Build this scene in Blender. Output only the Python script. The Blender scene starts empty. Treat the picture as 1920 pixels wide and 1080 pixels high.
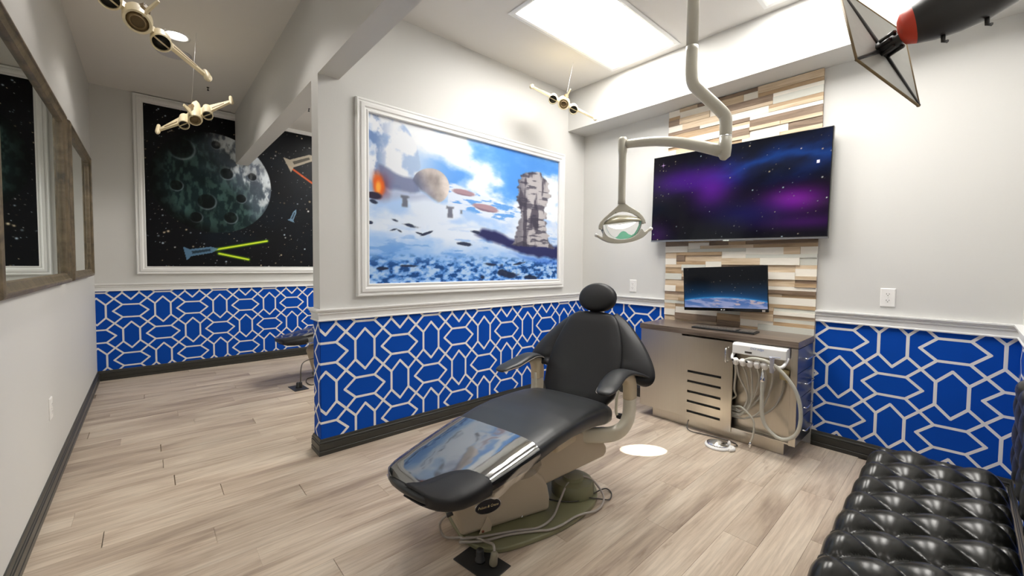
import bpy, bmesh, math, random
import numpy as np
from mathutils import Vector, Matrix

random.seed(7)
scene = bpy.context.scene
COL = scene.collection

# ------------------------------------------------------------------ camera, world, exposure
H = 1.246
YAW, PIT, ROL = math.radians(48.1816), math.radians(-2.2694), math.radians(0.5108)
fw0 = Vector((math.cos(YAW), math.sin(YAW), 0)); rt0 = Vector((math.sin(YAW), -math.cos(YAW), 0)); up0 = Vector((0, 0, 1))
FWD = fw0 * math.cos(PIT) + up0 * math.sin(PIT)
u2 = -fw0 * math.sin(PIT) + up0 * math.cos(PIT)
RGT = rt0 * math.cos(ROL) + u2 * math.sin(ROL)
UPV = -rt0 * math.sin(ROL) + u2 * math.cos(ROL)
cd = bpy.data.cameras.new('camera'); cam = bpy.data.objects.new('camera', cd); COL.objects.link(cam)
cd.sensor_fit = 'HORIZONTAL'; cd.sensor_width = 36.0; cd.lens = 761.936 * 36 / 1920
cd.shift_y = (526.08 - 540) / 1920; cd.clip_start = 0.02; cd.clip_end = 60
M = Matrix((RGT, UPV, -FWD)).transposed().to_4x4(); M.translation = Vector((0, 0, H)); cam.matrix_world = M
scene.camera = cam
w = bpy.data.worlds.new('world'); scene.world = w; w.use_nodes = True
w.node_tree.nodes['Background'].inputs[0].default_value = (1, .98, .95, 1)
w.node_tree.nodes['Background'].inputs[1].default_value = 0.25
scene.view_settings.view_transform = 'Standard'; scene.view_settings.look = 'None'
scene.view_settings.gamma = 1; scene.view_settings.use_curve_mapping = False
scene.view_settings.exposure = 0.0
TROFFER_EMIT = 21.5      # ceiling panel diffusers
CAN_EMIT = 28.0          # recessed corridor lights
CAN_WATT = 18.0

# ------------------------------------------------------------------ room numbers (metres)
XL, XT, YA, YP, YB, XE, XE2 = -.414, 3.468, 5.941, 2.743, 2.879, .811, .940
ZC, ZCL, ZB, ZS, XS, ZR, ZRA, ZBB = 2.983, 3.032, 2.428, 2.600, 3.200, .949, 1.008, .105
YN, YFAR = -.21, -3.3

# ------------------------------------------------------------------ materials
def srgb(r, g, b):
    f = lambda c: ((c / 255 + .055) / 1.055) ** 2.4 if c > 10 else c / 255 / 12.92
    return (f(r), f(g), f(b), 1)
def mat(name, col, rough=.5, metal=0., spec=.5, bump=0., bscale=60, var=0., vscale=8, coat=0., stretch=None):
    m = bpy.data.materials.new(name); m.use_nodes = True; nt = m.node_tree; b = nt.nodes['Principled BSDF']
    b.inputs['Base Color'].default_value = col; b.inputs['Roughness'].default_value = rough
    b.inputs['Metallic'].default_value = metal; b.inputs['Specular IOR Level'].default_value = spec
    b.inputs['Coat Weight'].default_value = coat
    if bump or var:
        tc = nt.nodes.new('ShaderNodeNewGeometry'); mp = nt.nodes.new('ShaderNodeMapping')
        nt.links.new(tc.outputs['Position'], mp.inputs['Vector'])
        if stretch: mp.inputs['Scale'].default_value = stretch
    if var:
        n = nt.nodes.new('ShaderNodeTexNoise'); n.inputs['Scale'].default_value = vscale; n.inputs['Detail'].default_value = 4
        nt.links.new(mp.outputs[0], n.inputs['Vector'])
        mx = nt.nodes.new('ShaderNodeMix'); mx.data_type = 'RGBA'
        mx.inputs['A'].default_value = tuple(c * (1 - var) for c in col[:3]) + (1,)
        mx.inputs['B'].default_value = tuple(min(1, c * (1 + var)) for c in col[:3]) + (1,)
        nt.links.new(n.outputs['Fac'], mx.inputs['Factor']); nt.links.new(mx.outputs['Result'], b.inputs['Base Color'])
    if bump:
        n2 = nt.nodes.new('ShaderNodeTexNoise'); n2.inputs['Scale'].default_value = bscale; n2.inputs['Detail'].default_value = 3
        nt.links.new(mp.outputs[0], n2.inputs['Vector'])
        bp = nt.nodes.new('ShaderNodeBump'); bp.inputs['Strength'].default_value = bump; bp.inputs['Distance'].default_value = .002
        nt.links.new(n2.outputs['Fac'], bp.inputs['Height']); nt.links.new(bp.outputs[0], b.inputs['Normal'])
    return m
def emat(name, col, strength):
    m = bpy.data.materials.new(name); m.use_nodes = True; nt = m.node_tree; nt.nodes.clear()
    o = nt.nodes.new('ShaderNodeOutputMaterial'); e = nt.nodes.new('ShaderNodeEmission')
    e.inputs[0].default_value = col; e.inputs[1].default_value = strength; nt.links.new(e.outputs[0], o.inputs[0]); return m
def print_mat(name, rough=.45, emit=0., coat=0.):
    """flat print / screen: colours come from the mesh attribute 'ink'"""
    m = bpy.data.materials.new(name); m.use_nodes = True; nt = m.node_tree; b = nt.nodes['Principled BSDF']
    a = nt.nodes.new('ShaderNodeVertexColor'); a.layer_name = 'ink'
    b.inputs['Roughness'].default_value = rough; b.inputs['Coat Weight'].default_value = coat; b.inputs['Specular IOR Level'].default_value = .18 if emit else .15
    if emit:
        b.inputs['Base Color'].default_value = (.002, .002, .0025, 1)
        nt.links.new(a.outputs[0], b.inputs['Emission Color']); b.inputs['Emission Strength'].default_value = emit
    else: nt.links.new(a.outputs[0], b.inputs['Base Color'])
    return m
def wood_mat(name, c1, c2, c3, sc=(1.1, 26, 1), rough=.42, axis='X', randomize=True, vr=(.88, 1.08)):
    m = bpy.data.materials.new(name); m.use_nodes = True; nt = m.node_tree; b = nt.nodes['Principled BSDF']; L = nt.links.new
    g = nt.nodes.new('ShaderNodeNewGeometry'); oi = nt.nodes.new('ShaderNodeObjectInfo')
    mul = nt.nodes.new('ShaderNodeMath'); mul.operation = 'MULTIPLY'; mul.inputs[1].default_value = 37.0; L(oi.outputs['Random'], mul.inputs[0])
    cx = nt.nodes.new('ShaderNodeCombineXYZ')
    if randomize:
        for i in range(3): L(mul.outputs[0], cx.inputs[i])
    ad = nt.nodes.new('ShaderNodeVectorMath'); ad.operation = 'ADD'; L(g.outputs['Position'], ad.inputs[0]); L(cx.outputs[0], ad.inputs[1])
    mp = nt.nodes.new('ShaderNodeMapping'); mp.inputs['Scale'].default_value = sc; L(ad.outputs[0], mp.inputs[0])
    n = nt.nodes.new('ShaderNodeTexNoise'); n.inputs['Scale'].default_value = 1.0; n.inputs['Detail'].default_value = 7; n.inputs['Roughness'].default_value = .62; n.inputs['Distortion'].default_value = .6
    L(mp.outputs[0], n.inputs['Vector'])
    r = nt.nodes.new('ShaderNodeValToRGB'); e = r.color_ramp.elements; e[0].position = .30; e[0].color = c1; e[1].position = .68; e[1].color = c3
    k = e.new(.47); k.color = c2; L(n.outputs['Fac'], r.inputs[0])
    hs = nt.nodes.new('ShaderNodeHueSaturation'); mr = nt.nodes.new('ShaderNodeMapRange'); mr.inputs['To Min'].default_value = vr[0] if randomize else 1; mr.inputs['To Max'].default_value = vr[1] if randomize else 1
    L(oi.outputs['Random'], mr.inputs['Value']); L(mr.outputs[0], hs.inputs['Value']); L(r.outputs[0], hs.inputs['Color']); L(hs.outputs[0], b.inputs['Base Color'])
    b.inputs['Roughness'].default_value = rough
    bp = nt.nodes.new('ShaderNodeBump'); bp.inputs['Strength'].default_value = .12; bp.inputs['Distance'].default_value = .002; L(n.outputs['Fac'], bp.inputs['Height']); L(bp.outputs[0], b.inputs['Normal'])
    return m
def film_mat(name, tint=(1, 1, 1, 1), f0=.10):
    m = bpy.data.materials.new(name); m.use_nodes = True; nt = m.node_tree; nt.nodes.clear(); L = nt.links.new
    o = nt.nodes.new('ShaderNodeOutputMaterial'); t = nt.nodes.new('ShaderNodeBsdfTransparent'); t.inputs[0].default_value = tint
    g = nt.nodes.new('ShaderNodeBsdfGlossy'); g.inputs['Roughness'].default_value = .06
    lw = nt.nodes.new('ShaderNodeLayerWeight'); lw.inputs[0].default_value = .42
    n = nt.nodes.new('ShaderNodeTexNoise'); n.inputs['Scale'].default_value = 6; n.inputs['Detail'].default_value = 2
    ge = nt.nodes.new('ShaderNodeNewGeometry'); L(ge.outputs['Position'], n.inputs['Vector'])
    bp = nt.nodes.new('ShaderNodeBump'); bp.inputs['Strength'].default_value = .22; bp.inputs['Distance'].default_value = .012; L(n.outputs['Fac'], bp.inputs['Height']); L(bp.outputs[0], g.inputs['Normal']); L(bp.outputs[0], lw.inputs['Normal'])
    mr = nt.nodes.new('ShaderNodeMapRange'); mr.inputs['To Min'].default_value = f0; mr.inputs['To Max'].default_value = .95; L(lw.outputs['Fresnel'], mr.inputs['Value'])
    mx = nt.nodes.new('ShaderNodeMixShader'); L(mr.outputs[0], mx.inputs[0]); L(t.outputs[0], mx.inputs[1]); L(g.outputs[0], mx.inputs[2]); L(mx.outputs[0], o.inputs[0]); return m

def floor_mat(name):
    m = bpy.data.materials.new(name); m.use_nodes = True; nt = m.node_tree; b = nt.nodes['Principled BSDF']; L = nt.links.new
    g = nt.nodes.new('ShaderNodeNewGeometry'); oi = nt.nodes.new('ShaderNodeObjectInfo'); mu = nt.nodes.new('ShaderNodeVectorMath'); mu.operation = 'SCALE'; mu.inputs[0].default_value = (31, 47, 13); L(oi.outputs['Random'], mu.inputs['Scale'])
    ad = nt.nodes.new('ShaderNodeVectorMath'); ad.operation = 'ADD'; L(g.outputs['Position'], ad.inputs[0]); L(mu.outputs[0], ad.inputs[1])
    def noise(sc, det, dist, rough=.55):
        mp = nt.nodes.new('ShaderNodeMapping'); mp.inputs['Scale'].default_value = sc; L(ad.outputs[0], mp.inputs[0]); n = nt.nodes.new('ShaderNodeTexNoise'); n.inputs['Scale'].default_value = 1; n.inputs['Detail'].default_value = det; n.inputs['Distortion'].default_value = dist; n.inputs['Roughness'].default_value = rough; L(mp.outputs[0], n.inputs['Vector']); return n.outputs['Fac']
    def ramp(f, stops):
        r = nt.nodes.new('ShaderNodeValToRGB'); e = r.color_ramp.elements
        e[0].position, e[0].color = stops[0]; e[1].position, e[1].color = stops[-1]
        for p, c in stops[1:-1]: q = e.new(p); q.color = c
        L(f, r.inputs[0]); return r.outputs[0]
    base = ramp(noise((1.1, 6.5, 1), 4, .9), [(.30, srgb(158, 142, 128)), (.45, srgb(186, 170, 153)), (.58, srgb(201, 187, 170)), (.75, srgb(212, 200, 184))])
    fine = ramp(noise((3.5, 75, 1), 6, .3, .65), [(.35, (.80, .79, .78, 1)), (.60, (1.04, 1.04, 1.04, 1))])
    knot = ramp(noise((2.2, 11, 1), 5, 1.6, .6), [(.60, (1, 1, 1, 1)), (.70, (.80, .77, .75, 1)), (.80, (.62, .58, .56, 1))])
    def mulc(a, c):
        x = nt.nodes.new('ShaderNodeMix'); x.data_type = 'RGBA'; x.blend_type = 'MULTIPLY'; x.inputs['Factor'].default_value = 1; L(a, x.inputs['A']); L(c, x.inputs['B']); return x.outputs['Result']
    col = mulc(mulc(base, fine), knot); hs = nt.nodes.new('ShaderNodeHueSaturation'); mr = nt.nodes.new('ShaderNodeMapRange'); mr.inputs['To Min'].default_value = .95; mr.inputs['To Max'].default_value = 1.04; L(oi.outputs['Random'], mr.inputs['Value']); L(mr.outputs[0], hs.inputs['Value']); hs.inputs['Saturation'].default_value = 1.08; L(col, hs.inputs['Color']); L(hs.outputs[0], b.inputs['Base Color'])
    b.inputs['Roughness'].default_value = .40; b.inputs['Specular IOR Level'].default_value = .4; return m
MT = dict(
    wall=mat('wall_paint', (.625, .62, .60, 1), .55, bump=.10, bscale=180),
    ceil=mat('ceiling_paint', (.72, .70, .67, 1), .8, bump=.08, bscale=160),
    trim=mat('white_trim_paint', (.80, .80, .79, 1), .35),
    dark=mat('dark_baseboard_paint', srgb(50, 50, 46), .33, var=.12, vscale=30),
    blue=mat('blue_wallpaper', (.0, .062, .40, 1), .65, spec=.15, bump=.06, bscale=400),
    white=mat('white_lattice_print', (.78, .77, .75, 1), .6),
    plank=floor_mat('grey_oak_plank'),
    slab=mat('floor_slab', srgb(150, 134, 118), .6),
    count=wood_mat('dark_laminate_top', srgb(66, 56, 48), srgb(98, 86, 76), srgb(128, 114, 102), (60, 3, 60), .28, randomize=False),
    mirror_wood=wood_mat('brown_frame_wood', srgb(58, 50, 38), srgb(92, 80, 60), srgb(116, 101, 78), (14, 14, 14), .42, randomize=False),
    mirror=mat('mirror_glass', (.80, .88, .85, 1), .01, 1.0),
    steel=mat('brushed_steel', (.60, .56, .49, 1), .28, 1.0, var=.06, vscale=3, stretch=(1, 90, 1), bump=.05, bscale=30),
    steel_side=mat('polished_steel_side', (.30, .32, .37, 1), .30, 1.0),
    chrome=mat('chrome', (.8, .8, .8, 1), .12, 1.0),
    black=mat('black_vinyl', (.012, .012, .0135, 1), .46, spec=.38, bump=.10, bscale=420),
    black2=mat('dark_grey_vinyl', (.024, .026, .028, 1), .36, spec=.42, bump=.10, bscale=420),
    leather=mat('black_tufted_leather', (.011, .011, .009, 1), .27, bump=.05, bscale=240),
    cream=mat('cream_plastic', srgb(214, 208, 190), .35),
    beige=mat('beige_cover_plastic', srgb(196, 182, 160), .42, bump=.05, bscale=500),
    beige2=mat('beige_arm_cap', srgb(206, 190, 160), .4),
    olive=mat('olive_grey_enamel', srgb(128, 126, 96), .35),
    cord=mat('grey_cord_rubber', srgb(168, 160, 152), .45),
    cord2=mat('dark_cord_rubber', srgb(70, 66, 60), .45),
    dblack=mat('matte_black_plastic', (.015, .015, .016, 1), .4),
    gloss=mat('gloss_black_bezel', (.006, .006, .007, 1), .12),
    lamp=mat('lamp_grey_enamel', srgb(196, 192, 178), .3),
    lampd=mat('lamp_dark_grey', srgb(120, 120, 108), .35),
    wplast=mat('white_plastic', (.82, .81, .79, 1), .35),
    toy=mat('cream_toy_plastic', srgb(222, 208, 172), .5, var=.12, vscale=40),
    toyd=mat('brown_toy_detail', srgb(120, 100, 66), .6),
    red=mat('red_toy_plastic', srgb(196, 60, 36), .4),
    pane=mat('grey_toy_panel', srgb(172, 172, 166), .4, var=.08, vscale=30),
    toyblack=mat('black_toy_plastic', srgb(34, 32, 30), .4),
    beigecup=mat('beige_cup_plastic', srgb(190, 176, 128), .4),
    hose=mat('pale_grey_hose', srgb(186, 184, 172), .35),
    hose2=mat('grey_hose_rubber', srgb(178, 175, 164), .38),
    navy=mat('navy_badge', srgb(14, 16, 34), .25),
    gold=mat('pale_gold_lettering', srgb(214, 196, 150), .4),
    sky=mat('pale_blue_lettering', srgb(150, 168, 205), .4),
    string=mat('clear_hanging_line', (.75, .75, .75, 1), .3),
    film=film_mat('clear_plastic_film', f0=.30),
    green=film_mat('green_tinted_shield', (.45, .85, .68, 1), .12),
    clear=film_mat('clear_lamp_shield', (.97, 1, .98, 1), .05),
    navylens=mat('engine_dark', srgb(40, 42, 44), .3),
)
MT['troff'] = emat('ceiling_panel_glow', (1, .97, .92, 1), TROFFER_EMIT)
MT['troff_far'] = emat('dim_ceiling_panel_glow', (1, .97, .92, 1), 6.0)
MT['can'] = emat('recessed_lamp_glow', (1, .95, .88, 1), CAN_EMIT)
MT['lampglow'] = emat('dental_lamp_glow', (1, 1, .94, 1), 6)
STRIP = [mat('wood_strip_white', srgb(236, 230, 218), .45, var=.05, vscale=3, stretch=(1, 8, 60)),
         wood_mat('wood_strip_light', srgb(186, 160, 130), srgb(206, 184, 154), srgb(224, 204, 178), (1, 4, 60), .5),
         wood_mat('wood_strip_tan', srgb(150, 124, 92), srgb(178, 150, 116), srgb(196, 170, 138), (1, 4, 60), .5),
         wood_mat('wood_strip_brown', srgb(104, 84, 66), srgb(128, 107, 88), srgb(150, 128, 108), (1, 4, 60), .5),
         mat('wood_strip_grey', srgb(206, 206, 196), .45, var=.05, vscale=3, stretch=(1, 8, 60))]

# ------------------------------------------------------------------ mesh helpers
class MB:
    def __init__(s): s.v = []; s.f = []; s.m = []; s.sm = []
    def add(s, vs, fs, mi=0, smooth=False):
        o = len(s.v); s.v += [tuple(v) for v in vs]; s.f += [tuple(i + o for i in f) for f in fs]; s.m += [mi] * len(fs); s.sm += [smooth] * len(fs); return s
    def box(s, lo, hi, mi=0, T=None):
        a, b = lo, hi
        vs = [(x, y, z) for x in (a[0], b[0]) for y in (a[1], b[1]) for z in (a[2], b[2])]
        if T: vs = [T(*p) for p in vs]
        return s.add(vs, [(0, 1, 3, 2), (4, 6, 7, 5), (0, 4, 5, 1), (2, 3, 7, 6), (0, 2, 6, 4), (1, 5, 7, 3)], mi)
    def rings(s, R, closed=True, cap=True, mi=0, smooth=True):
        n = len(R[0]); vs = [p for r in R for p in r]; fs = []
        for i in range(len(R) - 1):
            for j in range(n if closed else n - 1):
                k = (j + 1) % n; fs.append((i * n + j, i * n + k, (i + 1) * n + k, (i + 1) * n + j))
        if cap: fs += [tuple(range(n - 1, -1, -1)), tuple((len(R) - 1) * n + j for j in range(n))]
        return s.add(vs, fs, mi, smooth)
    def tube(s, pts, r, n=10, mi=0, cap=True, flat=None):
        P = [Vector(p) for p in pts]; R = []; prev = None
        for i, p in enumerate(P):
            t = (P[min(i + 1, len(P) - 1)] - P[max(i - 1, 0)]).normalized()
            if prev is None:
                a = Vector((0, 0, 1)) if abs(t.z) < .9 else Vector((1, 0, 0)); nx = t.cross(a).normalized()
            else: nx = (prev - t * prev.dot(t)).normalized()
            prev = nx; ny = t.cross(nx); rr = r[i] if isinstance(r, (list, tuple)) else r
            R.append([p + (nx * math.cos(2 * math.pi * k / n) + ny * math.sin(2 * math.pi * k / n)) * rr for k in range(n)])
        return s.rings(R, True, cap, mi)
    def lathe(s, prof, c, ax=(0, 0, 1), n=24, mi=0, cap=True):
        ax = Vector(ax).normalized(); a = Vector((1, 0, 0)) if abs(ax.x) < .9 else Vector((0, 1, 0)); nx = ax.cross(a).normalized(); ny = ax.cross(nx); c = Vector(c)
        R = [[c + ax * h + (nx * math.cos(2 * math.pi * k / n) + ny * math.sin(2 * math.pi * k / n)) * max(r, 1e-5) for k in range(n)] for r, h in prof]
        return s.rings(R, True, cap, mi)
    def prism(s, poly, f0, f1, mi=0, smooth=False):
        """poly: 2D points; f0/f1 map (a,b)->3D for the two faces"""
        n = len(poly); vs = [f0(*p) for p in poly] + [f1(*p) for p in poly]
        fs = [tuple(range(n - 1, -1, -1)), tuple(range(n, 2 * n))] + [(i, (i + 1) % n, n + (i + 1) % n, n + i) for i in range(n)]
        return s.add(vs, fs, mi, smooth)
    def build(s, name, mats, parent=None, bevel=0, bseg=2, auto=None, subsurf=0, solid=0, loc=None):
        me = bpy.data.meshes.new(name); me.from_pydata(s.v, [], s.f)
        for m in (mats if isinstance(mats, (list, tuple)) else [mats]): me.materials.append(m)
        me.polygons.foreach_set('material_index', s.m); me.polygons.foreach_set('use_smooth', s.sm)
        bm = bmesh.new(); bm.from_mesh(me); bmesh.ops.recalc_face_normals(bm, faces=bm.faces); bm.to_mesh(me); bm.free()
        if auto: me.polygons.foreach_set('use_smooth', [True] * len(me.polygons)); me.set_sharp_from_angle(angle=math.radians(auto))
        me.update()
        o = bpy.data.objects.new(name, me); COL.objects.link(o)
        if parent: o.parent = parent
        if loc: o.location = loc
        if solid: md = o.modifiers.new('solid', 'SOLIDIFY'); md.thickness = solid; md.offset = 0
        if bevel: md = o.modifiers.new('bevel', 'BEVEL'); md.width = bevel; md.segments = bseg; md.limit_method = 'ANGLE'; md.angle_limit = math.radians(35); md.harden_normals = False
        if subsurf: md = o.modifiers.new('sub', 'SUBSURF'); md.levels = subsurf; md.render_levels = subsurf
        return o
def empty(name, loc=(0, 0, 0), rotz=0):
    o = bpy.data.objects.new(name, None); COL.objects.link(o); o.location = loc; o.rotation_euler = (0, 0, rotz); o.empty_display_size = .05; return o
def tag(o, label, cat, group=None):
    o['label'] = label; o['category'] = cat
    if group: o['group'] = group
    return o
def struct(o): o['kind'] = 'structure'; return o
def copy_tree(o, parent=None):
    c = o.copy(); COL.objects.link(c); c.parent = parent
    for ch in list(o.children): copy_tree(ch, c)
    return c
def text(name, body, size, mw, m, parent=None, ext=.0004, bold=0.0, shear=0.0):
    cu = bpy.data.curves.new(name + '_tmp', 'FONT'); cu.body = body; cu.size = size; cu.extrude = ext; cu.align_x = 'CENTER'; cu.align_y = 'CENTER'; cu.offset = bold; cu.shear = shear; cu.resolution_u = 3
    t = bpy.data.objects.new(name + '_tmp', cu); COL.objects.link(t); dg = bpy.context.evaluated_depsgraph_get()
    me = bpy.data.meshes.new_from_object(t.evaluated_get(dg)); bpy.data.objects.remove(t); bpy.data.curves.remove(cu)
    me.name = name; me.materials.clear(); me.materials.append(m); me.transform(mw); o = bpy.data.objects.new(name, me); COL.objects.link(o)
    if parent: o.parent = parent
    return o
def basis(o, x, y, z=None):
    x = Vector(x).normalized(); y = Vector(y).normalized(); z = z or x.cross(y)
    m = Matrix((x, y, z)).transposed().to_4x4(); m.translation = Vector(o); return m
def spline(pts, per=6):
    P = [Vector(p) for p in pts]; out = []
    for i in range(len(P) - 1):
        a, b, c, d = P[max(i - 1, 0)], P[i], P[i + 1], P[min(i + 2, len(P) - 1)]
        for k in range(per):
            t = k / per; out.append(.5 * ((2 * b) + (c - a) * t + (2 * a - 5 * b + 4 * c - d) * t * t + (3 * b - a - 3 * c + d) * t ** 3))
    out.append(P[-1]); return out
def sellipse(n, p, a0=0, a1=2 * math.pi, closed=True):
    out = []
    for k in range(n):
        t = a0 + (a1 - a0) * k / (n if closed else n - 1); c, s_ = math.cos(t), math.sin(t)
        out.append((math.copysign(abs(c) ** (2 / p), c), math.copysign(abs(s_) ** (2 / p), s_)))
    return out
def lerp_tab(tab, x):
    return tuple(np.interp(x, [t[0] for t in tab], [t[k] for t in tab]) for k in range(1, len(tab[0])))

# ------------------------------------------------------------------ room shell
def slab(name, lo, hi, m, parent=None): return MB().box(lo, hi).build(name, m, parent)
floor = struct(slab('floor', (XL - .15, YFAR, -.12), (XT + .15, YA + .15, -.006), MT['slab']))
pw, gap = .145, .0003
def plank_mesh(L):
    b = MB(); c = .0007; z0, z1 = -.006, 0
    x0, x1, y0, y1 = gap, L - gap, gap, pw - gap
    b.add([(x0, y0, z0), (x1, y0, z0), (x1, y1, z0), (x0, y1, z0), (x0, y0, z1 - c), (x1, y0, z1 - c), (x1, y1, z1 - c), (x0, y1, z1 - c),
           (x0 + c, y0 + c, z1), (x1 - c, y0 + c, z1), (x1 - c, y1 - c, z1), (x0 + c, y1 - c, z1)],
          [(0, 1, 5, 4), (1, 2, 6, 5), (2, 3, 7, 6), (3, 0, 4, 7), (4, 5, 9, 8), (5, 6, 10, 9), (6, 7, 11, 10), (7, 4, 8, 11), (8, 9, 10, 11)])
    me = bpy.data.meshes.new('plank'); me.from_pydata(b.v, [], b.f); me.materials.append(MT['plank']); return me
pmesh = {}
def plank(x, y, L):
    L = round(L, 2)
    if L < .04: return
    if L not in pmesh: pmesh[L] = plank_mesh(L)
    o = bpy.data.objects.new('plank', pmesh[L]); COL.objects.link(o); o.parent = floor; o.location = (x, y, 0)
rows = int((YA - (-.5)) / pw) + 1; offs = 0
for i in range(rows):
    y = YA - (i + 1) * pw; offs = (offs + .37 + .3 * random.random()) % 1.2; x = XL - offs
    while x < XT:
        a, b_ = max(x, XL), min(x + 1.2, XT); plank(a, y, b_ - a); x += 1.2
MB().box((XL, YFAR, -.006), (XT, YA - rows * pw, 0)).build('flooring', MT['plank'], floor)

T = .14
wall_left = struct(slab('wall_left', (XL - T, YFAR, 0), (XL, YA + T, 3.2), MT['wall']))
wall_far = struct(slab('wall_far', (XL, YA, 0), (XT + T, YA + T, 3.2), MT['wall']))
wall_right = struct(slab('wall_right', (XT, YFAR, 0), (XT + T, YA, 3.2), MT['wall']))
wall_middle = struct(MB().box((XE, YP, 0), (XT, YB, ZB)).box((XE2, YP, ZB), (XT, YB, ZC + .01)).build('wall_middle', MT['wall']))
wall_near = struct(MB().box((XE, YN - .136, 0), (XT, YN, ZB)).box((XE2, YN - .136, ZB), (XT, YN, ZC + .01)).build('wall_near', MT['wall']))
wall_back = struct(slab('wall_back', (XL, YFAR - T, 0), (XT + T, YFAR, 3.2), MT['wall']))
struct(slab('trim_1', (XE, YFAR, ZB), (XE2, YA, 3.15), MT['wall']))          # long dropped beam
struct(slab('trim_2', (XS, YN, ZS), (XT, YP, ZC), MT['wall']))               # soffit over the feature wall
struct(slab('trim_3', (XS, YB, ZS), (XT, YA, ZC), MT['wall']))

LIGHTS = []     # troffers: x0,x1,y0,y1
for y0 in (1.56, .35, 4.7, 3.5, -1.3, -2.6): LIGHTS.append((1.90, 3.12, y0, y0 + .61))
CANS = [(.2, y) for y in (4.24, 2.75, 1.2, -.3, -1.8)]
def holed_ceiling(name, x0, x1, y0, y1, z, holes, th=.12):
    xs = sorted({x0, x1} | {h[0] for h in holes} | {h[1] for h in holes}); ys = sorted({y0, y1} | {h[2] for h in holes} | {h[3] for h in holes})
    b = MB()
    for i in range(len(xs) - 1):
        for j in range(len(ys) - 1):
            cx, cy = (xs[i] + xs[i + 1]) / 2, (ys[j] + ys[j + 1]) / 2
            if any(h[0] < cx < h[1] and h[2] < cy < h[3] for h in holes): continue
            b.box((xs[i], ys[j], z), (xs[i + 1], ys[j + 1], z + th))
    return struct(b.build(name, MT['ceil']))
holed_ceiling('ceiling', XE2, XT, YFAR, YA, ZC, LIGHTS)
holed_ceiling('ceiling', XL, XE, YFAR, YA, ZCL, [(x - .07, x + .07, y - .07, y + .07) for x, y in CANS])
struct(slab('ceiling', (XL - .1, YFAR - .1, 3.2), (XT + .14, YA + .14, 3.24), MT['ceil']))

def extr(b, p0, p1, nrm, prof, m0=0, m1=0, mi=0):
    """extrude a closed (out,z) profile from p0 to p1; m = +1 outer mitre, -1 inner mitre"""
    p0, p1, nrm = Vector((*p0, 0)), Vector((*p1, 0)), Vector((*nrm, 0)); d = (p1 - p0).normalized()
    r0 = [p0 + nrm * o - d * (m0 * o) + Vector((0, 0, z)) for o, z in prof]; r1 = [p1 + nrm * o + d * (m1 * o) + Vector((0, 0, z)) for o, z in prof]
    b.rings([r0, r1], True, True, mi, False)
def base_prof(): return [(0, 0), (.018, 0), (.018, .026), (.015, .028), (.015, .032), (.017, .035), (.017, .070), (.013, .072), (.013, .077), (.016, .080), (.014, .086), (.011, .088), (.011, .094), (.006, .105), (0, .105)]
def rail_prof(zt): return [(0, zt - .078), (.016, zt - .078), (.017, zt - .071), (.012, zt - .066), (.012, zt - .037), (.019, zt - .033), (.019, zt - .027), (.016, zt - .025), (.024, zt - .017), (.024, zt - .012), (.031, zt - .009), (.031, zt), (0, zt)]
def base(name, segs):
    b = MB()
    for s in segs: extr(b, *s[:3], base_prof(), *s[3:])
    return struct(b.build(name, MT['dark'], auto=30))
CY0, CY1 = .69, 1.795      # wood panel / cabinet span on the right wall
base('baseboard_left', [((XL, YFAR), (XL, YA), (1, 0), 0, -1)])
base('baseboard_far', [((XL, YA), (XT, YA), (0, -1), -1, -1)])
base('baseboard_middle', [((XE, YP), (XT, YP), (0, -1), 1, -1), ((XE, YB), (XE, YP), (-1, 0), 1, 1), ((XE, YB), (XT, YB), (0, 1), 1, -1)])
base('baseboard_right', [((XT, CY1), (XT, YP), (-1, 0), 0, -1), ((XT, YN), (XT, CY0), (-1, 0), -1, 0), ((XT, YB), (XT, YA), (-1, 0), -1, -1)])
base('baseboard_near', [((XE, YN), (XT, YN), (0, 1), 1, -1), ((XE, YN - .136), (XE, YN), (-1, 0), 1, 1)])
def rail(name, segs):
    b = MB()
    for s in segs: extr(b, *s[:3], rail_prof(s[3]), *s[4:])
    return struct(b.build(name, MT['trim'], auto=30))
rail('trim_4', [((XL, YA), (XT, YA), (0, -1), ZRA, 0, -1)])
rail('trim_5', [((XE, YP), (XT, YP), (0, -1), ZR, 1, -1), ((XE, YB), (XE, YP), (-1, 0), ZR, 1, 1), ((XE, YB), (XT, YB), (0, 1), ZR, 1, -1)])
rail('trim_6', [((XT, CY1), (XT, YP), (-1, 0), ZR, 0, -1)])
rail('trim_7', [((XT, YN), (XT, CY0), (-1, 0), ZR, -1, 0)])
rail('trim_8', [((XE, YN), (XT, YN), (0, 1), ZR, 1, -1)])

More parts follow.
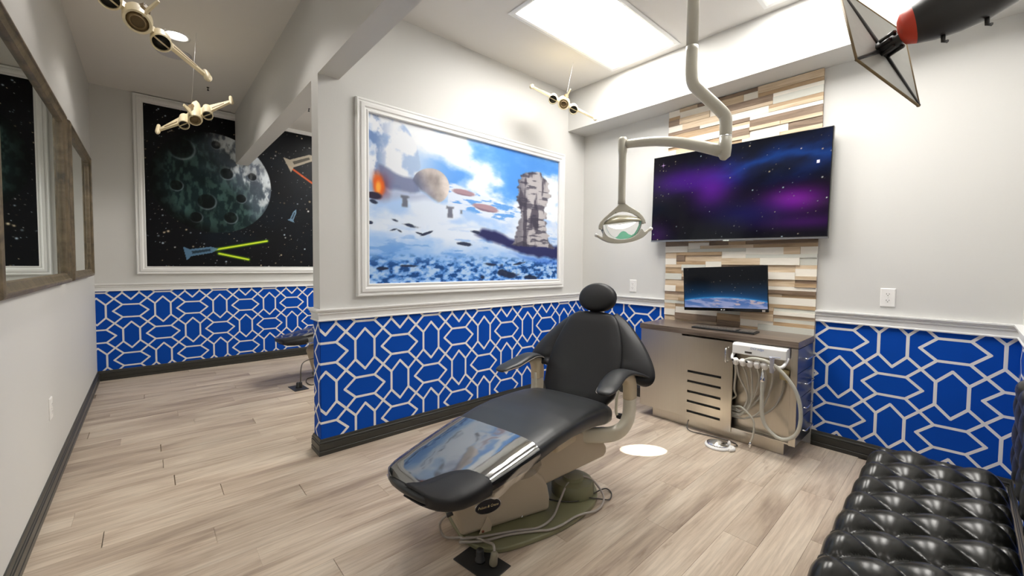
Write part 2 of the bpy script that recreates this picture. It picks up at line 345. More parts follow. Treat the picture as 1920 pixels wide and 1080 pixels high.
# ------------------------------------------------------------------ wallpaper with the white lattice
PER, LW = .2588, .0078
def clip(poly, a0, a1, z0, z1):
    for ax, lim, sg in ((0, a0, 1), (0, a1, -1), (1, z0, 1), (1, z1, -1)):
        out = []
        for i in range(len(poly)):
            p, q = poly[i], poly[(i + 1) % len(poly)]; pi, qi = sg * (p[ax] - lim) >= 0, sg * (q[ax] - lim) >= 0
            if pi: out.append(p)
            if pi != qi: t = (lim - p[ax]) / (q[ax] - p[ax]); out.append((p[0] + (q[0] - p[0]) * t, p[1] + (q[1] - p[1]) * t))
        poly = out
        if not poly: return None
    return poly
def lattice(wall, a0, a1, z0, z1, ca, cz, to3, bto3):
    pap = MB(); pap.add([bto3(a0, z0), bto3(a1, z0), bto3(a1, z1), bto3(a0, z1), to3(a0, z0), to3(a1, z0), to3(a1, z1), to3(a0, z1)], [(0, 3, 2, 1), (4, 5, 6, 7), (0, 1, 5, 4), (1, 2, 6, 5), (2, 3, 7, 6), (3, 0, 4, 7)])
    wp = pap.build('wallpaper', MT['blue'], wall); b = MB()
    def to4(a, z, h):
        p, q = Vector(to3(a, z)), Vector(bto3(a, z)); return p + (p - q).normalized() * h
    s, t = .0665, .139
    segs = []
    i0, i1 = int((a0 - ca) / PER) - 2, int((a1 - ca) / PER) + 2; j0, j1 = int((z0 - cz) / PER) - 2, int((z1 - cz) / PER) + 2
    for i in range(i0, i1 + 1):
        for j in range(j0, j1 + 1):
            x, z = ca + i * PER, cz + j * PER
            loop = [(s, s), (t, 0), (s, -s), (-s, -s), (-t, 0), (-s, s)] if (i + j) % 2 == 0 else [(s, s), (0, t), (-s, s), (-s, -s), (0, -t), (s, -s)]
            for k in range(6):
                p, q = loop[k], loop[(k + 1) % 6]; segs.append((x + p[0], z + p[1], x + q[0], z + q[1]))
            for sx in (1, -1): segs.append((x + sx * s, z + s, x + sx * (PER - s), z + PER - s))
    for si, (xa, za, xb, zb) in enumerate(segs):
        d = math.hypot(xb - xa, zb - za); ux, uz = (xb - xa) / d * LW, (zb - za) / d * LW
        xa, za, xb, zb = xa - ux * .62, za - uz * .62, xb + ux * .62, zb + uz * .62
        P = clip([(xa - uz, za + ux), (xa + uz, za - ux), (xb + uz, zb - ux), (xb - uz, zb + ux)], a0, a1, z0, z1)
        if P and len(P) > 2: b.add([to4(*p, .0003 + .00006 * (si % 8)) for p in P], [tuple(range(len(P)))])
    o = b.build('lattice_print', MT['white'], wp); return wp
e1 = .0015
lattice(wall_far, XL, XT, .104, ZRA - .076, -.147, .720, lambda a, z: (a, YA - e1, z), lambda a, z: (a, YA, z))
lattice(wall_middle, XE - e1, XT, .104, ZR - .076, .842, .660, lambda a, z: (a, YP - e1, z), lambda a, z: (a, YP, z))
lattice(wall_middle, YP - e1, YB, .104, ZR - .076, YP - .031, .660, lambda a, z: (XE - e1, a, z), lambda a, z: (XE, a, z))
lattice(wall_right, CY1 + .002, YP, .104, ZR - .076, 2.035, .857, lambda a, z: (XT - e1, a, z), lambda a, z: (XT, a, z))
lattice(wall_right, YN, CY0 - .002, .104, ZR - .076, .550, .765, lambda a, z: (XT - e1, a, z), lambda a, z: (XT, a, z))
lattice(wall_near, XE, XT, .104, ZR - .076, 3.3, .765, lambda a, z: (a, YN + e1, z), lambda a, z: (a, YN, z))

# ------------------------------------------------------------------ ceiling lights
def troffer(x0, x1, y0, y1, label, grp=None, glow='troff'):
    o = tag(empty('ceiling_light', ((x0 + x1) / 2, (y0 + y1) / 2, ZC)), label, 'ceiling light', grp)
    hx, hy = (x1 - x0) / 2, (y1 - y0) / 2; f = MB()
    for w_, d in (((0, .0), (0.0, 0)),): pass
    prof = [(.0, .002), (-.012, -.004), (.012, -.008), (.028, -.004), (.032, .03)]
    f.rings([[(sx * (hx - i), sy * (hy - i), z) for sx, sy in ((1, 1), (-1, 1), (-1, -1), (1, -1))] for i, z in prof], True, False, 0, False)
    f.build('frame', MT['trim'], o)
    MB().box((-hx + .029, -hy + .029, .006), (hx - .029, hy - .029, .014)).build('diffuser', MT[glow], o)
    return o
troffer(*LIGHTS[0], 'glowing rectangular ceiling light panel over the dental chair, whole in view')
troffer(*LIGHTS[1], 'glowing rectangular ceiling light panel cut by the top edge, above the television')
troffer(*LIGHTS[2], 'hidden ceiling light panel in the far bay nearer the space picture', 'ceiling panels out of view')
troffer(*LIGHTS[3], 'hidden ceiling light panel in the far bay just behind the snow picture wall', 'ceiling panels out of view')
troffer(*LIGHTS[4], 'hidden ceiling light panel just behind the wall of the black bench', 'ceiling panels out of view', 'troff_far')
troffer(*LIGHTS[5], 'hidden ceiling light panel farthest behind the wall of the black bench', 'ceiling panels out of view', 'troff_far')
for k, (x, y) in enumerate(CANS):
    o = tag(empty('recessed_light', (x, y, ZCL)), ['round recessed corridor light glowing near the space picture', 'second recessed corridor light from the space picture, above the mirrors', 'third recessed corridor light from the space picture, out of view', 'fourth recessed corridor light from the space picture, over the camera', 'fifth recessed corridor light from the space picture, behind the camera'][k], 'ceiling light', 'corridor recessed lights')
    MB().lathe([(.092, .001), (.09, -.005), (.072, -.003), (.066, .02), (.066, .05)], (0, 0, 0), cap=False).build('trim_ring', MT['trim'], o)
    MB().lathe([(.0655, .0), (.0655, .004)], (0, 0, .018)).build('lens', MT['can'], o)
    ld = bpy.data.lights.new('recessed_beam', 'SPOT'); ld.energy = CAN_WATT; ld.spot_size = math.radians(118); ld.spot_blend = .35; ld.shadow_soft_size = .05; ld.color = (1, .95, .9)
    lo = bpy.data.objects.new('recessed_beam', ld); COL.objects.link(lo); lo.parent = o; lo.location = (0, 0, -.012)
sp = tag(MB().lathe([(.12, .0), (.12, -.004), (.108, -.007), (.0, -.008)], (.2, 4.6, ZCL), n=40).build('ceiling_speaker', mat('speaker_grille', (.55, .54, .58, 1), .7)), 'flat round grey ceiling speaker beside the recessed light', 'speaker')
for (x, y, z), lb in (((1.383, 5.009, ZC), 'small dark ceiling hook seen past the beam edge'), ((.491, 5.246, ZCL), 'tiny dark ceiling hook above the space picture')):
    tag(MB().lathe([(.012, 0), (.012, -.006), (.004, -.01), (.004, -.022), (.009, -.026), (.009, -.034)], (x, y, z), n=10).build('ceiling_hook', MT['dblack']), lb, 'hook')

# ------------------------------------------------------------------ prints (numpy paint on a fine mesh)
rng = np.random.RandomState(3); NT = rng.rand(256, 256)
def vn(x, y):
    xi, yi = np.floor(x).astype(int), np.floor(y).astype(int); fx, fy = x - xi, y - yi; fx = fx * fx * (3 - 2 * fx); fy = fy * fy * (3 - 2 * fy)
    g = lambda a, b: NT[a % 256, b % 256]
    return (g(xi, yi) * (1 - fx) + g(xi + 1, yi) * fx) * (1 - fy) + (g(xi, yi + 1) * (1 - fx) + g(xi + 1, yi + 1) * fx) * fy
def fbm(x, y, o=5, g=.5):
    s, a, t = 0, 1, 0
    for k in range(o): s = s + a * vn(x * 2 ** k + 17 * k, y * 2 ** k + 31 * k); t += a; a *= g
    return s / t
def ss(a, b, x): t = np.clip((x - a) / (b - a), 0, 1); return t * t * (3 - 2 * t)
def c8(*c): return np.array(c, float) / 255
def mixc(img, col, m): return img * (1 - m[..., None]) + np.asarray(col) * m[..., None]
def inpoly(X, Z, P):
    r = np.zeros(X.shape, bool); n = len(P)
    for i in range(n):
        (x0, z0), (x1, z1) = P[i], P[(i + 1) % n]
        if z0 == z1: continue
        c = ((z0 > Z) != (z1 > Z)) & (X < (x1 - x0) * (Z - z0) / (z1 - z0) + x0); r ^= c
    return r
def seg(X, Z, a, b):
    ax, az = a; dx, dz = b[0] - ax, b[1] - az; t = np.clip(((X - ax) * dx + (Z - az) * dz) / (dx * dx + dz * dz), 0, 1); return np.hypot(X - ax - t * dx, Z - az - t * dz)
def stars(img, X, Z, n, seed, rmin, rmax, tint=True):
    R = np.random.RandomState(seed); x0, x1, z0, z1 = X.min(), X.max(), Z.min(), Z.max(); dx = (x1 - x0) / (X.shape[1] - 1); dz = (z1 - z0) / (X.shape[0] - 1)
    for k in range(n):
        cx, cz = R.uniform(x0, x1), R.uniform(z0, z1); r = rmin + (rmax - rmin) * R.rand() ** 5; br = .35 + .65 * R.rand(); col = np.array([1, 1, 1]) * br
        if tint: col = col * np.array([[1, .93, .8], [.85, .93, 1], [1, 1, 1]][R.randint(3)])
        w_ = int(max(2, 3 * r / dx)); ci, cj = int((cx - x0) / dx), int((cz - z0) / dz); a, b, c, d = max(ci - w_, 0), ci + w_ + 1, max(cj - w_, 0), cj + w_ + 1
        g = np.exp(-((X[c:d, a:b] - cx) ** 2 + (Z[c:d, a:b] - cz) ** 2) / (r * r)); img[c:d, a:b] = np.maximum(img[c:d, a:b], g[..., None] * col)
    return img
def print_mesh(name, fn, a0, a1, z0, z1, na, nz, to3, m, parent):
    A, Zs = np.linspace(a0, a1, na), np.linspace(z0, z1, nz); X, Z = np.meshgrid(A, Zs); img = np.clip(fn(X, Z), 0, 1)
    lin = np.where(img <= .04045, img / 12.92, ((img + .055) / 1.055) ** 2.4)
    co = np.array([to3(0, 0), to3(1, 0), to3(0, 1)], float); V = co[0] + X[..., None] * (co[1] - co[0]) + Z[..., None] * (co[2] - co[0])
    ii = (np.arange(nz - 1)[:, None] * na + np.arange(na - 1)[None, :]).ravel(); F = np.stack([ii, ii + 1, ii + na + 1, ii + na], 1)
    me = bpy.data.meshes.new(name); me.from_pydata(V.reshape(-1, 3).tolist(), [], F.tolist())
    ca = me.color_attributes.new('ink', 'FLOAT_COLOR', 'POINT'); ca.data.foreach_set('color', np.concatenate([lin.reshape(-1, 3), np.ones((na * nz, 1))], 1).astype(np.float32).ravel())
    me.materials.append(m); o = bpy.data.objects.new(name, me); COL.objects.link(o); o.parent = parent; return o

def paint_space(X, Z):
    img = np.zeros(X.shape + (3,)) + c8(14, 15, 19)
    img = mixc(img, c8(20, 34, 48), ss(.5, .85, fbm(X * 1.3, Z * 1.3 + 9)) * .5)
    img = stars(img, X, Z, 900, 5, .003, .011); img = stars(img, X, Z, 16, 8, .012, .022)
    cx, cz, R_ = .60, 2.17, .585                                  # a plain cratered moon
    r = np.hypot(X - cx, Z - cz) / R_; disc = ss(1.0, .985, r)
    n1 = fbm(X * 6 + 3, Z * 6, 6); n2 = fbm(X * 30, Z * 14 + 5, 5); n3 = fbm(X * 3 + 40, Z * 3 + 11, 4)
    moon = np.zeros_like(img) + c8(22, 38, 40); moon = mixc(moon, c8(58, 84, 80), ss(.42, .66, n2) * .8)
    lit = ss(-.25, 1.0, (X - cx) / R_ * .75 + (Z - cz) / R_ * .62 + (n3 - .5) * .9)
    moon = mixc(moon, c8(126, 134, 152), lit * .85); moon = mixc(moon, c8(214, 222, 228), ss(.62, 1.05, lit + (n2 - .5) * 1.3) * ss(.3, .8, lit))
    moon = moon * (.62 + .75 * n1)[..., None]
    for ex, ez, er in ((.30, 2.52, .12), (.72, 2.30, .07), (.52, 1.95, .09), (.86, 2.02, .055), (.25, 2.1, .06), (.62, 2.62, .05), (.42, 1.76, .06), (.98, 2.30, .05), (.75, 1.78, .07)):
        d = np.hypot(X - ex, Z - ez) / er; moon = moon * (1 - .55 * ss(1, .8, d))[..., None]; rim = np.exp(-((d - 1.02) / .09) ** 2) * (.5 + .5 * np.clip((X - ex + ez - Z) / er, -1, 1)); moon = mixc(moon, c8(150, 158, 168), rim * .55)
    moon = moon * (1 - .75 * ss(.7, 1.02, r) * ss(.35, -.3, (X - cx) / R_))[..., None]
    img = mixc(img, moon, disc)
    for a, b in (((.575, 1.385), (1.128, 1.515)), ((.63, 1.345), (.925, 1.278))):
        d = seg(X, Z, a, b); img = mixc(img, c8(120, 190, 20), ss(.03, .004, d) * .8); img = mixc(img, c8(216, 240, 60), ss(.012, .005, d))
    d = seg(X, Z, (1.40, 2.49), (1.70, 2.30)); img = mixc(img, c8(210, 90, 40), ss(.02, .004, d) * .9)
    for sx, sz, k, col, ang in ((.47, 1.37, .16, c8(92, 128, 158), .2), (1.437, 1.866, .085, c8(110, 140, 165), 1.2), (1.55, 2.60, .2, c8(168, 158, 140), .45)):   # plain rocket darts
        ca_, sa = math.cos(ang), math.sin(ang); P = lambda a, b: (sx + (a * ca_ - b * sa) * k, sz + (a * sa + b * ca_) * k)
        img = mixc(img, col, inpoly(X, Z, [P(1, 0), P(.55, .22), P(-.7, .25), P(-1, .5), P(-1, -.5), P(-.7, -.25), P(.55, -.22)]).astype(float) * .9)
        img = mixc(img, col * .45, inpoly(X, Z, [P(.5, .08), P(-.6, .1), P(-.6, -.1), P(.5, -.08)]).astype(float))
    return img
def snow_uv(X, Z):      # camera-projected pixel grid of an image crop (0..861 across, 0..819 down) on the mural plane
    w_ = .31848 * X - .01893 * Z + 1
    return (770.81423 * X - 5.11143 * Z - 776.76764) / w_, (223.03542 * X - 778.3781 * Z + 1625.61034) / w_
def blur(m, k):
    for ax in (0, 1):
        c = np.cumsum(np.pad(m, [(k + 1, k) if a == ax else (0, 0) for a in (0, 1)], mode='edge'), ax); m = (np.take(c, range(2 * k + 1, c.shape[ax]), ax) - np.take(c, range(0, c.shape[ax] - 2 * k - 1), ax)) / (2 * k + 1)
    return m
def paint_snow(X, Z):
    U, V = snow_uv(X, Z); n = fbm(X * 3, Z * 6, 6); nc = fbm(X * 2.4 + 7, Z * 4.6 + 3, 6); nf = fbm(X * 24, Z * 46, 4); nr = fbm(X * 9 + 2, Z * 9 + 5, 6); nh = fbm(X * 7, Z * 34 + 9, 5)
    wob = (nr - .5) * 26
    P = lambda pts, k=1: blur(inpoly(U + wob * .8, V + wob, pts).astype(float), k); E = lambda cu, cv, ru, rv, rot=0., soft=.15, rough=.0: (lambda a, b_: ss(1, 1 - soft, np.hypot(a / ru, b_ / rv) + (nr - .5) * rough))((U - cu) * math.cos(rot) + (V - cv) * math.sin(rot), -(U - cu) * math.sin(rot) + (V - cv) * math.cos(rot))
    t = ss(120, 720, U); img = c8(222, 236, 252) * (1 - t[..., None]) + c8(98, 164, 240) * t[..., None]
    img = mixc(img, c8(84, 152, 238), ss(.52, .36, nc) * ss(200, 420, U) * .8); img = mixc(img, c8(246, 250, 255), ss(.47, .64, nc) * .95); img = mixc(img, c8(240, 246, 254), ss(360, 150, U) * ss(300, 100, V) * .6)
    # distant hills and the snow field
    img = mixc(img, c8(222, 234, 252), P([(380, 366), (420, 372), (470, 400), (540, 420), (610, 452), (700, 490), (800, 520), (820, 640), (380, 640)])); m = P([(380, 366), (470, 400), (610, 452), (820, 530), (820, 560), (380, 470)]); img = mixc(img, c8(96, 160, 236), m * ss(.50, .62, nh) * .9)
    fld = P([(40, 430), (140, 405), (260, 400), (330, 440), (420, 462), (520, 500), (600, 520), (660, 500), (720, 486), (830, 540), (830, 840), (40, 840)], 2); sn = np.zeros_like(img) + c8(224, 236, 254); sn = mixc(sn, c8(176, 208, 250), ss(.45, .68, n)); sn = mixc(sn, c8(128, 180, 246), ss(560, 690, V + (n - .5) * 160) * .8)
    sn = mixc(sn, c8(92, 150, 228), ss(.56, .66, nh) * ss(500, 640, V) * .55); tex = ss(640, 700, V + (n - .5) * 60); sn = mixc(sn, c8(58, 118, 202), ss(.44, .60, nf) * tex * .85); sn = mixc(sn, c8(28, 66, 122), ss(.57, .67, nf) * tex * .8); sn = mixc(sn, c8(196, 222, 250), ss(.42, .34, nf) * tex * .7); img = mixc(img, sn, fld)
    # ice cliff on the left and the dark slope under it
    cl = P([(30, 70), (120, 92), (185, 115), (222, 160), (252, 215), (268, 270), (272, 310), (240, 350), (240, 400), (30, 400)]); ic = np.zeros_like(img) + c8(238, 243, 251); ic = mixc(ic, c8(168, 194, 232), ss(.46, .66, nr) * .9); ic = mixc(ic, c8(108, 140, 196), ss(.52, .66, fbm(X * 14 + 3, Z * 10, 5)) * ss(170, 70, U) * .9); img = mixc(img, ic, cl)
    img = mixc(img, c8(120, 130, 168), P([(96, 282), (130, 300), (170, 326), (250, 352), (268, 400), (232, 402), (150, 396), (110, 360)], 2) * .9); img = mixc(img, c8(176, 188, 218), P([(110, 390), (200, 398), (290, 410), (320, 430), (200, 425), (110, 430)], 4) * .8)
    # big round boulder half sunk in the drift
    m = E(308, 376, 78, 70, .5, .06, .06) * (1 - P([(200, 345), (236, 352), (270, 395), (340, 440), (400, 452), (400, 500), (200, 480)], 2)); bd = np.zeros_like(img) + c8(196, 186, 184); bd = mixc(bd, c8(112, 118, 146), ss(20, -60, (U - 308) - (V - 376) * .5)); bd = mixc(bd, c8(228, 220, 214), ss(10, 60, (U - 308) - (V - 376) * .1) * .6); bd = bd * (.68 + .6 * nr)[..., None]; img = mixc(img, bd, m)
    for a in ((436, 402, 58, 14, .22), (522, 462, 66, 15, .26)): m = E(*a, .3, .5); img = mixc(img, c8(176, 146, 158), m); img = mixc(img, c8(116, 98, 122), m * ss(2, 12, (V - a[1]) - (U - a[0]) * a[4]) * .8)
    img = mixc(img, c8(120, 70, 90), E(112, 372, 62, 78, 0, .9, .5) * .75); img = mixc(img, c8(236, 106, 40), E(101, 372, 30, 58, 0, .6, .9)); img = mixc(img, c8(255, 176, 70), E(101, 380, 15, 34, 0, .8, .6)); img = mixc(img, c8(52, 44, 66), E(80, 412, 40, 18, .2, .4, .6))
    # smoke band and stone tower
    img = mixc(img, c8(44, 46, 92), blur(inpoly(U + wob * 1.4, V + wob * 1.4, [(480, 566), (510, 545), (560, 548), (620, 580), (700, 596), (810, 606), (810, 668), (720, 650), (620, 622), (540, 592)]).astype(float), 3) * .95); img = mixc(img, c8(70, 122, 220), P([(600, 632), (810, 674), (810, 690), (700, 668)], 3) * .7)
    tw = inpoly(U + (nh - .5) * 36, V + wob * .5, [(652, 352), (684, 322), (736, 318), (764, 352), (776, 420), (758, 470), (762, 540), (784, 622), (628, 606), (650, 540), (664, 470), (648, 420)]).astype(float); rk = np.zeros_like(img) + c8(190, 186, 190); rk = mixc(rk, c8(96, 92, 104), ss(.44, .62, fbm(X * 20, Z * 6, 5))); rk = mixc(rk, c8(62, 60, 76), ss(.52, .64, nh) * .7); rk = mixc(rk, c8(70, 68, 84), ss(700, 655, U) * .5); img = mixc(img, rk, blur(tw, 1))
    # dark driftwood and rubble
    for a in ((80, 436, 20, 8, .4), (165, 510, 34, 9, .35), (215, 528, 50, 9, .25), (160, 548, 26, 7, -.2), (185, 552, 20, 6, .5), (262, 562, 18, 4, .3), (292, 562, 26, 5, -.35), (440, 604, 32, 7, .1), (480, 556, 26, 8, .2), (70, 520, 10, 6, 0), (545, 684, 40, 7, .1), (640, 684, 34, 6, -.2), (620, 722, 70, 14, .15), (512, 732, 12, 12, 0), (700, 735, 40, 9, .1), (230, 690, 60, 6, 0), (120, 700, 30, 6, 0)): img = mixc(img, c8(42, 50, 74), E(*a, .5, 2.2) * .92)
    for a, b_, k, h_ in ((206, 436, 12, 24), (384, 478, 11, 24), (428, 478, 4, 8)): m = blur(inpoly(U, V, [(a - k * 1.3, b_ - h_), (a + k * 1.5, b_ - h_ * .8), (a + k * 1.4, b_ - h_ * .55), (a + k * .8, b_ - h_ * .5), (a + k, b_ + h_), (a - k, b_ + h_ * .9), (a - k * .7, b_ - h_ * .5), (a - k * 1.4, b_ - h_ * .6)]).astype(float), 1); img = mixc(img, c8(112, 116, 132), m * .95)
    return img * .95
def paint_nebula(X, Z):     # X 0..1 left-right, Z 0..1
    img = np.zeros(X.shape + (3,)) + c8(2, 2, 9); n = fbm(X * 4, Z * 5 - X * 2, 5); n2 = fbm(X * 3 + 9, Z * 4 + 3, 5)
    band = np.exp(-((Z - .62 - .22 * X + (n - .5) * .35) / .17) ** 2); img = mixc(img, c8(6, 34, 92), band * .8 * ss(.12, .4, X))
    img = mixc(img, c8(8, 60, 128), np.exp(-((Z - .60 - .25 * X + (n - .5) * .3) / .06) ** 2) * .65 * ss(.3, .55, X)); img = mixc(img, c8(58, 14, 108), np.exp(-(((X - .2) / .24) ** 2 + ((Z - .68) / .16) ** 2)) * ss(.25, .6, n2 + .15) * .95)
    img = mixc(img, c8(106, 16, 128), np.exp(-(((X - .84) / .16) ** 2 + ((Z - .36) / .13) ** 2)) * .95); img = mixc(img, c8(60, 8, 84), np.exp(-(((X - .9) / .22) ** 2 + ((Z - .14) / .07) ** 2)) * .7)
    img = mixc(img, c8(92, 20, 140), np.exp(-(((X - .40) / .13) ** 2 + ((Z - .55) / .22) ** 2)) * .75); img = mixc(img, c8(24, 22, 90), np.exp(-(((X - .6) / .2) ** 2 + ((Z - .25) / .14) ** 2)) * .6); img = mixc(img, c8(40, 6, 60), np.exp(-(((X - .03) / .1) ** 2 + ((Z - .05) / .15) ** 2)) * .9)
    img = stars(img, X * 1.78, Z, 170, 4, .002, .008)
    d = np.hypot(X * 1.78 - .12, Z - .9); a = np.minimum(np.abs(X * 1.78 - .12), np.abs(Z - .9)); img = mixc(img, c8(220, 180, 230), np.exp(-(a / .004) ** 2) * np.exp(-(d / .025) ** 2)); img = mixc(img, c8(230, 225, 240), ((np.abs(X * 1.78 - 1.68) < .011) & (np.abs(Z - .70) < .013)).astype(float))
    return img
def paint_orbit(X, Z):
    img = np.zeros(X.shape + (3,)) + c8(10, 13, 17); t = ss(.75, .25, Z); img = mixc(img, c8(20, 52, 84), t * .9); img = stars(img, X * 1.7, Z, 70, 6, .003, .009)
    y = .255 - .36 * (X - .47) ** 2; d = Z - y; img = mixc(img, c8(70, 175, 225), np.exp(-(d / .022) ** 2)); img = mixc(img, c8(30, 90, 150), np.exp(-(np.clip(d, 0, 1) / .09) ** 2) * .6 * (d > 0))
    e = np.zeros_like(img) + c8(72, 100, 152); n = fbm(X * 7, Z * 16 + X * 4, 6); e = mixc(e, c8(132, 140, 176), ss(.42, .62, n)); e = mixc(e, c8(166, 152, 160), ss(.55, .68, fbm(X * 12 + 4, Z * 22, 5)) * ss(.25, .5, X)); e = mixc(e, c8(150, 158, 190), ss(.12, -.02, Z) * .5)
    return mixc(img, e, ss(.002, -.006, d))

def ring_frame(b, u0, u1, v0, v1, prof, to3, mi=0):
    b.rings([[to3(*c, d) for c in ((u0 + i, v0 + i), (u1 - i, v0 + i), (u1 - i, v1 - i), (u0 + i, v1 - i))] for i, d in prof], True, False, mi, False)
WF = [(0, 0), (0, .022), (.006, .03), (.014, .03), (.018, .024), (.026, .024), (.032, .034), (.052, .036), (.06, .028), (.068, .026), (.073, .03), (.080, .03), (.084, .024), (.084, .006)]
o = tag(empty('framed_mural', (1.3, YA, 2.06)), 'black starry space picture with a grey moon in white molded frame', 'picture')
loc = lambda a, z, d=0: (a - 1.3, -d, z - 2.06)
b = MB(); ring_frame(b, -.095, 2.70, 1.106, 3.025, WF, loc); b.build('frame', MT['trim'], o, auto=30)
print_mesh('canvas', paint_space, -.015, 2.62, 1.186, 2.945, 440, 294, lambda a, z: loc(a, z, .008), print_mat('space_print', .35), o)
o = tag(empty('framed_mural', (2.087, YP, 1.684)), 'snowy battlefield landscape picture in wide white molded frame behind the chair', 'picture')
loc = lambda a, z, d=0: (a - 2.087, -d, z - 1.684)
b = MB(); ring_frame(b, 1.040, 3.134, 1.020, 2.348, [(i * 1.02, d) for i, d in WF], loc); b.build('frame', MT['trim'], o, auto=30)
print_mesh('canvas', paint_snow, 1.122, 3.052, 1.102, 2.266, 420, 254, lambda a, z: loc(a, z, .008), print_mat('snow_print', .4), o)

# ------------------------------------------------------------------ mirrors on the left wall
MF = [(0, 0), (0, .036), (.006, .046), (.016, .05), (.024, .05), (.028, .044), (.036, .042), (.050, .034), (.056, .034), (.060, .029), (.062, .018)]
for y0, y1, z0, z1, lb in ((2.165, 3.83, 1.106, 2.165, 'brown wooden framed mirror at left edge reflecting the space picture'), (3.98, 5.30, 1.109, 2.175, 'brown wooden framed mirror nearer the far corner reflecting grey wall')):
    cy, cz = (y0 + y1) / 2, (z0 + z1) / 2; o = tag(empty('wall_mirror', (XL, cy, cz)), lb, 'mirror'); to = lambda a, z, d=0, cy=cy, cz=cz: (d, a - cy, z - cz)
    b = MB(); ring_frame(b, y0, y1, z0, z1, MF, to); b.build('frame', MT['mirror_wood'], o, auto=30)
    MB().box((.010, y0 + .056 - cy, z0 + .056 - cz), (.019, y1 - .056 - cy, z1 - .056 - cz)).build('glass', MT['mirror'], o)

# ------------------------------------------------------------------ wall outlets
def outlet(p, ax, nrm, label):
    """ax: horizontal direction along the wall, nrm: out of the wall"""
    ax, nrm, up = Vector(ax), Vector(nrm), Vector((0, 0, 1)); o = tag(empty('wall_outlet', p), label, 'outlet'); T_ = lambda a, z, d: ax * a + up * z + nrm * d
    b = MB(); R = [[T_(sx * (.036 - i), sz * (.0585 - i), d) for sx, sz in ((1, 1), (-1, 1), (-1, -1), (1, -1))] for i, d in ((0, 0), (0, .003), (.004, .007))]; b.rings(R, True, True, 0, False); b.build('cover_plate', MT['wplast'], o, bevel=.001)
    for s_ in (.020, -.020):
        f = MB(); f.prism([(.0165 * x, s_ + .0145 * z) for x, z in sellipse(20, 2.6)], lambda a, z: T_(a, z, .0068), lambda a, z: T_(a, z, .0088)); r = f.build('receptacle', MT['wplast'], o)
        h = MB()
        for a, z, w_, q in ((-.0065, .003, .0012, .004), (.0065, .003, .0012, .0034), (0, -.007, .0022, .0022)): h.box((a - w_, s_ + z - q, .0086), (a + w_, s_ + z + q, .0091), 0, T_)
        h.build('slots', MT['cord2'], r)
    MB().lathe([(.003, .0068), (.0028, .0080), (0, .0082)], (0, 0, 0), nrm, 10).build('screw', MT['chrome'], o)
outlet((XT, 2.131, 1.051), (0, -1, 0), (-1, 0, 0), 'white wall outlet between the snow picture and wood strip panel')
outlet((XT, .324, 1.059), (0, -1, 0), (-1, 0, 0), 'white wall outlet above the chair rail right of the wood panel')
outlet((XL, 3.29, .443), (0, -1, 0), (1, 0, 0), 'white wall outlet low on the left wall below the mirror')

# ------------------------------------------------------------------ wood strip feature panel
wp_ = tag(empty('wood_strip_panel', (XT - .0012, (CY0 + CY1) / 2, 0)), 'wall panel of staggered white, tan and brown wood strips behind the screens', 'wall panel')
unit = .0262; z0p, z1p = .735, ZS; nr_ = int((z1p - z0p) / unit); ncol = 44; cw = (CY1 - CY0) / ncol
MB().box((-.008, CY0 + .003 - (CY0 + CY1) / 2, z0p), (0, CY1 - .003 - (CY0 + CY1) / 2, z1p - .002)).build('backing', STRIP[3], wp_)
smesh = []
for m in STRIP:
    me = bpy.data.meshes.new('wood_strip'); bb_ = MB().box((0, 0, 0), (1, 1, 1)); me.from_pydata(bb_.v, [], bb_.f); me.materials.append(m); smesh.append(me)
occ = np.zeros((nr_, ncol), bool); tone = -np.ones((nr_ + 2, ncol), int); prev = -1
for r in range(nr_):
    c = 0
    while c < ncol:
        if occ[r, c]: c += 1; continue
        free = 0
        while c + free < ncol and not occ[r, c + free]: free += 1
        hgt = 2 if (random.random() < .52 and r + 1 < nr_) else 1; ln = min(free, random.choice([4, 6, 8, 10, 12, 14, 16, 18]) if hgt == 2 else random.choice([5, 8, 10, 13, 16, 18]))
        if 0 < free - ln < 3: ln = free
        occ[r:r + hgt, c:c + ln] = True; k = random.choices(range(5), [34, 32, 18, 10, 6])[0]
        for _ in range(6):
            if k == prev or (r and (tone[r - 1, c:c + ln] == k).any()): k = random.choices(range(5), [34, 32, 18, 10, 6])[0]
        prev = k; tone[r:r + hgt, c:c + ln] = k; d = random.choice([.012, .016, .019, .023]); s_ = bpy.data.objects.new('wood_strip', smesh[k]); COL.objects.link(s_); s_.parent = wp_
        s_.location = (-.008 - d + .0002, CY0 + c * cw - (CY0 + CY1) / 2 + .0004, z0p + r * unit + .0004); s_.scale = (d, ln * cw - .0008, hgt * unit - .0008); c += ln

# ------------------------------------------------------------------ television and monitor
def screen(name, cx, cy, cz, w_, h_, roll, bez, chin, fn, na, nz, label, emit, depth=.035):
    o = tag(empty(name, (cx, cy, cz)), label, 'screen'); o.rotation_euler = (roll, 0, 0)
    b = MB(); b.box((0, -w_ / 2, -h_ / 2), (depth, w_ / 2, h_ / 2)); b.build('housing', MT['gloss'], o, bevel=.003)
    MB().box((depth - .002, -w_ * .3, -h_ * .35), (depth + .03, w_ * .3, h_ * .25)).build('rear_cover', MT['dblack'], o, bevel=.006)
    print_mesh('display', fn, 0, 1, 0, 1, na, nz, lambda a, z: (-.0006, (w_ / 2 - bez) - a * (w_ - 2 * bez), -h_ / 2 + chin + z * (h_ - chin - bez)), print_mat(name + '_image', .12, emit), o)
    return o
tv = screen('television', 3.368, 1.254, 1.818, 1.274, .740, .016, .006, .018, paint_nebula, 320, 180, 'large wall-mounted television showing a purple starry nebula', 1.35)
